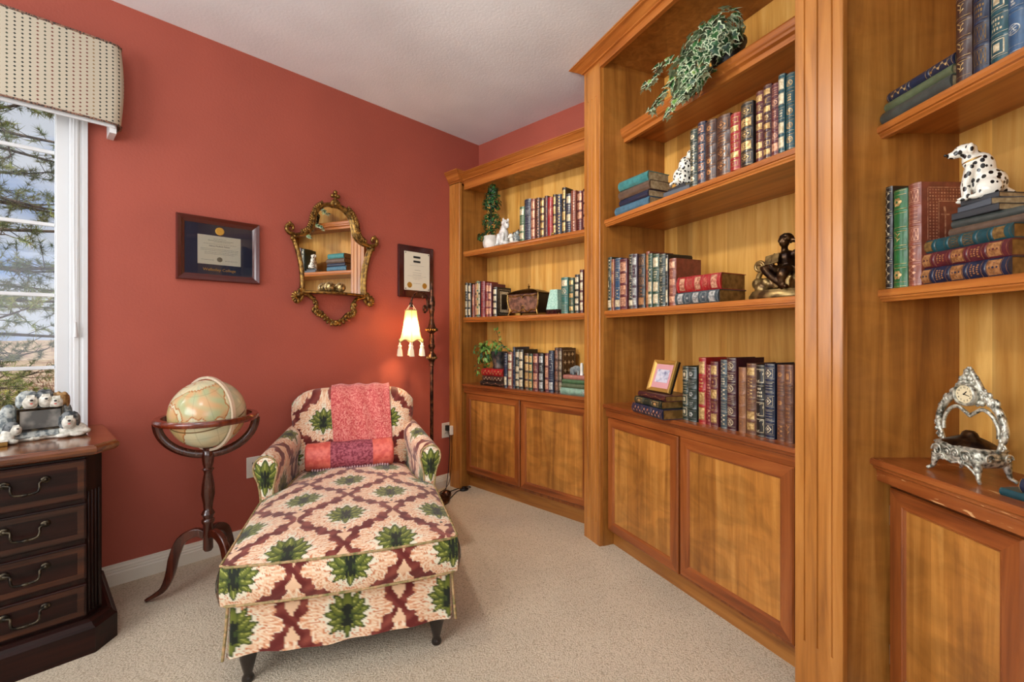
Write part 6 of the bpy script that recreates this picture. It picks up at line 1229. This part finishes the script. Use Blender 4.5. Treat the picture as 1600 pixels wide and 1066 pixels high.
b.ball((0.022, -0.033, 0.209), (0.004, 0.005, 0.006), 8, 6)
b.tube(spline([(-0.012, 0.0, 0.166), (-0.040, -0.012, 0.140), (-0.055, -0.022, 0.122), (-0.02, -0.046, 0.118), (0.0, -0.052, 0.122)], 4), [0.015] * 5 + [0.013] * 5 + [0.011] * 4 + [0.009] * 3, 10)   # near arm to the book
b.tube(spline([(0.050, 0.0, 0.166), (0.084, 0.006, 0.158), (0.098, 0.0, 0.178), (0.078, -0.008, 0.205), (0.052, -0.014, 0.212)], 4), [0.015] * 5 + [0.012] * 5 + [0.010] * 4 + [0.009] * 3, 10)          # arm raised to the head
b.tube(spline([(0.020, -0.010, 0.098), (0.000, -0.042, 0.106), (-0.016, -0.060, 0.112), (0.014, -0.062, 0.078), (0.050, -0.058, 0.046), (0.070, -0.062, 0.040)], 4), [0.026, 0.025, 0.024, 0.023, 0.022, 0.021, 0.020, 0.019, 0.018, 0.017, 0.016, 0.015, 0.014, 0.013, 0.012, 0.011, 0.010, 0.010, 0.009, 0.009, 0.008], 10)   # crossed leg
b.tube(spline([(0.044, -0.008, 0.094), (0.052, -0.046, 0.098), (0.048, -0.056, 0.070), (0.044, -0.050, 0.040), (0.040, -0.060, 0.036)], 4), [0.026] * 4 + [0.021] * 4 + [0.016] * 4 + [0.012] * 5, 10)                                                            # other leg
for x, y in ((0.002, -0.053), (0.006, -0.055)):
    for k in range(4): b.tube([(x - 0.004 * k, y - 0.002, 0.122 + 0.004 * k), (x + 0.012 - 0.004 * k, y - 0.005, 0.124 + 0.004 * k)], 0.0028, 6)
b.build('figure', 'bronze', ST_, remesh=0.0032)
b = MB(); g = random.Random(2)
for i in range(60): a = g.uniform(0, 2 * PI); e = g.uniform(-0.1, 1.4); b.ball((0.028 + 0.022 * math.cos(a) * math.cos(e * 0.9), -0.006 + 0.020 * math.sin(a) * math.cos(e * 0.9), 0.214 + 0.022 * math.sin(e)), 0.0075, 8, 6)
b.build('hair', 'bronze', ST_, remesh=0.003)
b = MB()
for i in range(12): t = i / 11; b.tube(spline([(0.00 + 0.08 * t, -0.030 - 0.02 * t, 0.088 - 0.01 * t), (0.01 + 0.06 * t, -0.052, 0.066), (0.02 + 0.05 * t, -0.050, 0.040)], 4), 0.007, 6)
b.build('drapery', 'bronze_light', ST_, remesh=0.004)
b = MB(); b.box(-0.026, 0.0, -0.003, 0.003, 0, 0.040).box(0.0005, 0.026, -0.003, 0.003, 0, 0.040); b.build('open_book', 'bronze_light', ST_, (0.008, -0.060, 0.128), (R(-25), R(-8), R(6)), smooth=0, bevel=0.001)
# ------------------------------------------------------------------ silver clock
CL = sec_thing('C', .158, -.232, ZC, 'mantel_clock', 'ornate silver clock on arched handle over a footed box', 'clock')
b = MB(); v = []; rows = [(0.072, 0.050, 0.040), (0.082, 0.058, 0.050), (0.086, 0.060, 0.064), (0.080, 0.055, 0.080), (0.083, 0.058, 0.086), (0.078, 0.054, 0.090)]
def rr_(a, c, z, n=32, e=0.45): return [(a * math.copysign(abs(math.cos(t)) ** e, math.cos(t)), c * math.copysign(abs(math.sin(t)) ** e, math.sin(t)), z) for t in (2 * PI * (i + 0.5) / n for i in range(n))]
for a, c, z in rows: v += rr_(a, c, z)
k = 32; b.add(v, [(i * k + q, i * k + (q + 1) % k, (i + 1) * k + (q + 1) % k, (i + 1) * k + q) for i in range(len(rows) - 1) for q in range(k)] + [tuple(range(k)), tuple((len(rows) - 1) * k + q for q in range(k))]).build('jewel_box', 'pewter', CL, smooth=0.8)
for sx in (-1, 1):
    for sy in (-1, 1): MB().tube(spline([(sx * 0.066, sy * 0.044, 0.052), (sx * 0.070, sy * 0.047, 0.030), (sx * 0.074, sy * 0.050, 0.014), (sx * 0.086, sy * 0.058, 0.0045)], 5), [0.014, 0.013, 0.012, 0.011, 0.010, 0.009, 0.008, 0.0075, 0.007, 0.0065, 0.006, 0.0055, 0.005, 0.005, 0.005, 0.0045], 8).build('foot', 'pewter', CL, smooth=1.2)
b = MB()
def swirl(cx, cz, r, sg, y, turns=1.6):
    b.tube([(cx + sg * r * (1 - t / (turns * 2 * PI)) * math.cos(t), y, cz + r * (1 - t / (turns * 2 * PI)) * math.sin(t)) for t in np.linspace(0, turns * 2 * PI * 0.9, 26)], 0.0028, 6)
for sx in (-1, 1): swirl(sx * 0.046, 0.064, 0.020, sx, -0.062); swirl(sx * 0.014, 0.068, 0.014, -sx, -0.062); swirl(sx * 0.03, 0.048, 0.010, sx, -0.060)
for sx in (-1, 1): b.tube(spline([(0.0, -0.060, 0.040), (sx * 0.03, -0.058, 0.046), (sx * 0.056, -0.054, 0.034), (sx * 0.070, -0.052, 0.020)], 5), 0.0035, 6)
b.build('scrollwork', 'pewter', CL, smooth=1.2)
b = MB(); b.tube([(0.086, -0.04, 0.066), (0.086, 0.04, 0.066)], 0.003, 6)
for sy in (-0.03, 0.03): b.tube([(0.087, sy + 0.014 * math.cos(t) * (1 - t / 10), 0.066 + 0.014 * math.sin(t) * (1 - t / 10)) for t in np.linspace(0, 8, 20)], 0.0028, 6)
b.build('end_scrollwork', 'pewter', CL, smooth=1.2)
MB().lathe([(0.0, 0.128), (0.012, 0.127), (0.020, 0.122), (0.026, 0.112), (0.050, 0.104), (0.076, 0.092), (0.080, 0.086), (0.0, 0.086)], 32, sy=0.72).build('lid', 'bronze', CL, smooth=0.9)
b = MB(); hoop = [(-0.084, 0.082), (-0.094, 0.105), (-0.104, 0.130), (-0.100, 0.160), (-0.086, 0.190), (-0.062, 0.214), (-0.040, 0.236), (-0.022, 0.268), (0, 0.298)]
for sg in (-1, 1):
    hp = spline([(sg * -x, 0, z) for x, z in hoop], 5); n = len(hp); b.tube(hp, [0.0055 + 0.005 * math.sin(PI * i / n) for i in range(n)], 8)
    inn = spline([(sg * -x, 0, z) for x, z in ((-0.086, 0.12), (-0.084, 0.15), (-0.066, 0.178), (-0.040, 0.190), (-0.018, 0.180), (0, 0.168))], 5); b.tube(inn, 0.0055, 8)
    g = random.Random(8)
    for i in range(3, n - 1, 1):
        p = hp[i]; b.ball((p.x + g.uniform(-0.006, 0.006), g.uniform(-0.008, 0.004), p.z + g.uniform(-0.006, 0.006)), (0.006, 0.005, 0.007), 6, 4)
    for i in range(30):
        t = g.random(); x = 0.085 * t; z = 0.188 + (1 - t) * 0.085 * g.uniform(0.1, 1.1) + t * 0.02; b.ball((sg * x, g.uniform(-0.006, 0.004), z), (g.uniform(0.006, 0.011), 0.006, g.uniform(0.006, 0.011)), 8, 6)
    for (x, z, r) in ((0.104, 0.128, 0.010), (0.098, 0.098, 0.011), (0.092, 0.185, 0.009)): b.tube([(sg * (x + r * math.cos(t) * (1 - t / 12)), -0.003, z + r * math.sin(t) * (1 - t / 12)) for t in np.linspace(0, 8, 18)], 0.0026, 6)
for i in range(46): b.ball((g.uniform(-0.03, 0.03) * (1 - i / 60), g.uniform(-0.006, 0.004), 0.225 + i / 46 * 0.07), (0.008, 0.006, 0.008), 6, 4)
b.build('arched_handle', 'pewter', CL, smooth=1.2)
b = MB(); b.lathe([(0, -0.010), (0.040, -0.010), (0.040, 0.006), (0.038, 0.012), (0.034, 0.014), (0.031, 0.010), (0.030, 0.006), (0, 0.006)], 40); cs = b.build('clock_case', 'pewter', CL, (0, -0.012, 0.228), (R(90), 0, 0), smooth=0.8); cs.scale = (0.92, 0.82, 0.9)
M['dial'] = bsdf('cream_dial', lin(222, 206, 168), 0.5)
MB().lathe([(0, 0.0066), (0.0295, 0.0066), (0.0295, 0.006), (0, 0.006)], 36).build('dial', 'dial', cs, smooth=0)
for h_ in range(1, 13):
    a = PI / 2 - h_ * PI / 6; text_mesh('numeral', str(h_), 0.0082, cs, (0.0225 * math.cos(a), 0.0225 * math.sin(a), 0.0072), (0, 0, 0), 'inkblack', extrude=0.0002)
b = MB(); b.ball((0, 0, 0.009), 0.0026, 8, 6)
for a, l, w in ((R(48), 0.013, 0.0014), (R(-16), 0.019, 0.001)): b.tube([(0, 0, 0.0085), (l * math.cos(a), l * math.sin(a), 0.0085)], w, 6)
b.build('hands', 'black', cs)
CL.scale = (0.86, 0.86, 0.98)
# ------------------------------------------------------------------ sheepdog picture frame on the cabinet
DF = thing('dog_picture_frame', 'resin photo frame surrounded by five shaggy sheepdogs on cabinet', 'picture frame', (-2.56, -0.27, 0.768), (0, 0, R(4)))
X = lambda x: x + 2.56; Z = lambda z: z - 0.768
b = MB()
for x in np.linspace(-0.098, 0.122, 16): b.ball((x, -0.006 + 0.008 * math.sin(x * 80), 0.010), (0.017, 0.030, 0.012), 8, 6)
b.build('base', 'dogpale', DF, remesh=0.004)
frame_rect(DF, X(-2.627), X(-2.497), Z(0.806), Z(0.893), -0.020, 0.009, 0.012, 'handle', 'photo_border')
M['photo'] = mottled('faded_grey_photo', lin(84, 84, 82), lin(150, 146, 138), 14, 0.3); MB().box(X(-2.620), X(-2.503), -0.024, -0.018, Z(0.812), Z(0.887)).build('photo', 'photo', DF, smooth=0)
def shaggy(cx, cy, cz, r, mats, mouth=True, turn=0.0):
    hd = MB(); g = random.Random(int(cx * 1000)); hd.ball((cx, cy, cz), (r, r * 0.85, r * 0.95), 12, 8)
    for sx in (-1, 1): [hd.ball((cx + sx * r * (0.74 + 0.09 * q), cy - r * 0.25 + r * 0.22 * q, cz - r * (0.32 - 0.04 * q)), (r * 0.2, r * 0.24, r * 0.85), 8, 6) for q in range(3)]
    for i in range(14): a = g.uniform(0, 2 * PI); hd.ball((cx + r * 0.7 * math.cos(a), cy - r * 0.1, cz + r * (0.45 + 0.5 * abs(math.sin(a))) * 0.9), (r * 0.22, r * 0.3, r * 0.35), 6, 4)
    h = hd.build('head', mats[0], DF, remesh=0.003)
    fz = MB(); fz.ball((cx + turn * r, cy - r * 0.55, cz - r * 0.28), (r * 0.74, r * 0.6, r * 0.80), 12, 8).ball((cx + turn * r * 1.2, cy - r * 0.9, cz - r * 0.12), (r * 0.44, r * 0.36, r * 0.34), 10, 6); 
    for i in range(11): a = PI * (1.05 + 0.9 * i / 10); fz.ball((cx + turn * r + r * 0.55 * math.cos(a), cy - r * 0.62, cz - r * 0.42 + r * 0.42 * math.sin(a)), (r * 0.15, r * 0.22, r * 0.42), 6, 4)
    for i in range(5): fz.ball((cx + turn * r + r * 0.3 * (i - 2) / 2, cy - r * 0.78, cz + r * 0.30), (r * 0.13, r * 0.18, r * 0.34), 6, 4)
    fz.build('muzzle', mats[1], h, smooth=1.2)
    n_ = MB(); n_.ball((cx + turn * r * 1.35, cy - r * 1.2, cz - r * 0.02), (r * 0.17, r * 0.12, r * 0.13), 8, 6); n_.build('nose', 'dogblack', h)
    if mouth: MB().ball((cx + turn * r * 1.3, cy - r * 1.08, cz - r * 0.44), (r * 0.15, r * 0.10, r * 0.09), 8, 6).build('tongue', 'bolster_end', h)
shaggy(X(-2.594), 0.0, Z(0.926), 0.031, ('doggrey', 'dogpale'), True, 0.15); shaggy(X(-2.547), 0.0, Z(0.928), 0.030, ('dogdark', 'dogpale'), False); shaggy(X(-2.506), -0.004, Z(0.918), 0.029, ('dogtan', 'dogpale'), True, -0.4)
shaggy(X(-2.480), -0.034, Z(0.838), 0.030, ('dogdark', 'dogpale'), True, -0.15); shaggy(X(-2.640), -0.034, Z(0.826), 0.022, ('dogdark', 'dogpale'), False, 0.5)
b = MB(); b.ball((X(-2.650), -0.002, 0.075), (0.028, 0.026, 0.062), 12, 8).ball((X(-2.645), 0.002, 0.115), (0.022, 0.02, 0.03), 10, 8).ball((X(-2.556), 0.008, 0.055), (0.09, 0.016, 0.09), 12, 8).ball((X(-2.49), 0.0, 0.085), (0.024, 0.02, 0.055), 10, 8)
for x in np.linspace(-0.07, 0.05, 16): b.tube([(x, -0.020, 0.040), (x - 0.006, -0.034, 0.014)], [0.007, 0.004], 6)
b.build('body', 'doggrey', DF, remesh=0.003)
b = MB(); b.ball((X(-2.470), -0.024, 0.030), (0.045, 0.028, 0.026), 12, 8).ball((X(-2.440), -0.030, 0.018), (0.026, 0.020, 0.014), 10, 6).ball((X(-2.500), -0.045, 0.012), (0.024, 0.016, 0.010), 10, 6).ball((X(-2.460), -0.05, 0.012), (0.024, 0.016, 0.010), 10, 6); b.build('paws', 'dogpale', DF, remesh=0.0035)
b = MB(); b.ball((X(-2.650), -0.034, 0.030), (0.020, 0.020, 0.030), 10, 8).ball((X(-2.636), -0.052, 0.010), (0.016, 0.014, 0.009), 8, 6); b.build('paws', 'dogpale', DF, remesh=0.003)
BX = thing('gilt_box', 'small gilt edged box at the edge of the cabinet top', 'box', (-2.678, -0.335, 0.768), (0, 0, R(8)))
MB().box(-0.03, 0.03, -0.022, 0.022, 0, 0.016).build('body', 'brass', BX, smooth=0, bevel=0.002); MB().box(-0.032, 0.032, -0.024, 0.024, 0.0162, 0.021).build('lid', 'dogpale', BX, smooth=0, bevel=0.002)

# ------------------------------------------------------------------ beyond the window
gm = mottled('dry_brush_ground', lin(150, 118, 98), lin(196, 172, 140), 3, 0.95, bmp=0.6, detail=6); M['ground'] = gm
G_ = MB(); nx_, ny_ = 40, 40
for j in range(ny_ + 1):
    for i in range(nx_ + 1):
        x = -26 + 40 * i / nx_; y = 0.4 + 40 * j / ny_; G_.v.append((x, y, -0.45 + 0.035 * max(0, y - 4) + 0.25 * mnoise.noise((x * 0.4, y * 0.4, 0))))
G_.f = [(j * (nx_ + 1) + i, j * (nx_ + 1) + i + 1, (j + 1) * (nx_ + 1) + i + 1, (j + 1) * (nx_ + 1) + i) for j in range(ny_) for i in range(nx_)]; G_.m = [0] * len(G_.f)
G_.build('ground', 'ground', kind='structure')
M['bark'] = mottled('pine_bark', lin(58, 46, 38), lin(104, 86, 70), 30, 0.9, bmp=0.5); M['needle'] = mottled('pine_needles', lin(74, 98, 40), lin(156, 168, 84), 3, 0.7); M['needle2'] = mottled('dry_pine_needles', lin(120, 120, 62), lin(170, 160, 92), 3, 0.7)
PT = thing('pine_tree', 'pine tree with long bare twigs outside the window', 'tree', (-3.9, 4.6, -0.4))
MB().tube([(0, 0, 0), (0.03, 0.02, 2), (0.0, 0.05, 4), (0.05, 0.0, 6.5)], [0.16, 0.13, 0.09, 0.03], 12).build('trunk', 'bark', PT, smooth=1.2)
g = random.Random(21); br = MB(); nd = MB()
def tuft(p, d, n, ln):
    for i in range(n):
        v = (Vector(d) * 0.5 + Vector((g.gauss(0, 1), g.gauss(0, 1), g.gauss(0, 1) + 0.15)) * 0.55).normalized() * ln * g.uniform(0.6, 1.1); s = v.cross(Vector((g.uniform(-1, 1), g.uniform(-1, 1), g.uniform(-1, 1)))).normalized() * 0.0032
        nd.add([Vector(p) - s, Vector(p) + s, Vector(p) + v], [(0, 1, 2)], g.choice((0, 0, 1)))
for i in range(64):
    z = 0.35 + i * 0.078; a = g.uniform(-1.15, 0.75) if i % 4 else g.uniform(0, 6.28); ln = g.uniform(1.3, 2.7); dr = Vector((math.cos(a), math.sin(a), g.uniform(-0.12, 0.30)))
    P = spline([(0, 0, z), tuple(Vector((0, 0, z)) + dr * ln * 0.35 + Vector((0, 0, 0.05))), tuple(Vector((0, 0, z)) + dr * ln * 0.7 + Vector((g.uniform(-.1, .1), g.uniform(-.1, .1), -0.02))), tuple(Vector((0, 0, z)) + dr * ln + Vector((0, 0, g.uniform(-.15, .12))))], 7); n = len(P)
    br.tube(P, [0.022 * (1 - q / n) + 0.004 for q in range(n)], 6)
    for q in range(5, n, 1):
        for _ in range(2):
            sd = Vector((g.gauss(0, 1), g.gauss(0, 1), g.gauss(0, 0.55))).normalized(); e = P[q] + sd * g.uniform(0.10, 0.34); br.tube([P[q], e], [0.0045, 0.002], 4)
            if g.random() < 0.95:
                for w in (0.55, 0.8, 1.0): tuft(P[q].lerp(e, w), sd, 20, 0.09)
br.build('branches', 'bark', PT, smooth=1.2); nd.build('needles', ['needle', 'needle2'], PT, smooth=0)
M['brush'] = mottled('dry_brush', lin(120, 84, 72), lin(190, 150, 120), 6, 0.9); M['brush2'] = mottled('yellow_green_brush', lin(150, 150, 60), lin(196, 190, 96), 6, 0.9)
sh2 = MB()
for (cx, cy, r, hgt, m_) in [(g.uniform(-6, -1), g.uniform(3.0, 11), g.uniform(0.5, 1.0), g.uniform(0.5, 1.0), g.choice((0, 0, 1))) for _ in range(34)] + [(-2.75, 1.6, 0.42, 0.62, 1), (-2.4, 2.2, 0.35, 0.5, 1)]:
    for i in range(230):
        a = g.uniform(0, 6.28); e = g.uniform(0.2, 1.5); d = Vector((math.cos(a) * math.cos(e), math.sin(a) * math.cos(e), math.sin(e))); z0 = -0.45 + 0.035 * max(0, cy - 4); p = Vector((cx, cy, z0)) + Vector((d.x * r, d.y * r, d.z * hgt)) * g.uniform(0.3, 1); s = d.cross(Vector((g.gauss(0, 1), g.gauss(0, 1), g.gauss(0, 1)))).normalized() * 0.012
        t = (d + Vector((g.gauss(0, .5), g.gauss(0, .5), g.gauss(0, .5)))) * 0.09; sh2.add([p - s, p + s, p + t], [(0, 1, 2)], m_)
bu = sh2.build('brush', ['brush', 'brush2'], smooth=0); tag(bu, 'dry pinkish and yellow brush covering the slope outside', 'brush'); bu['kind'] = 'stuff'
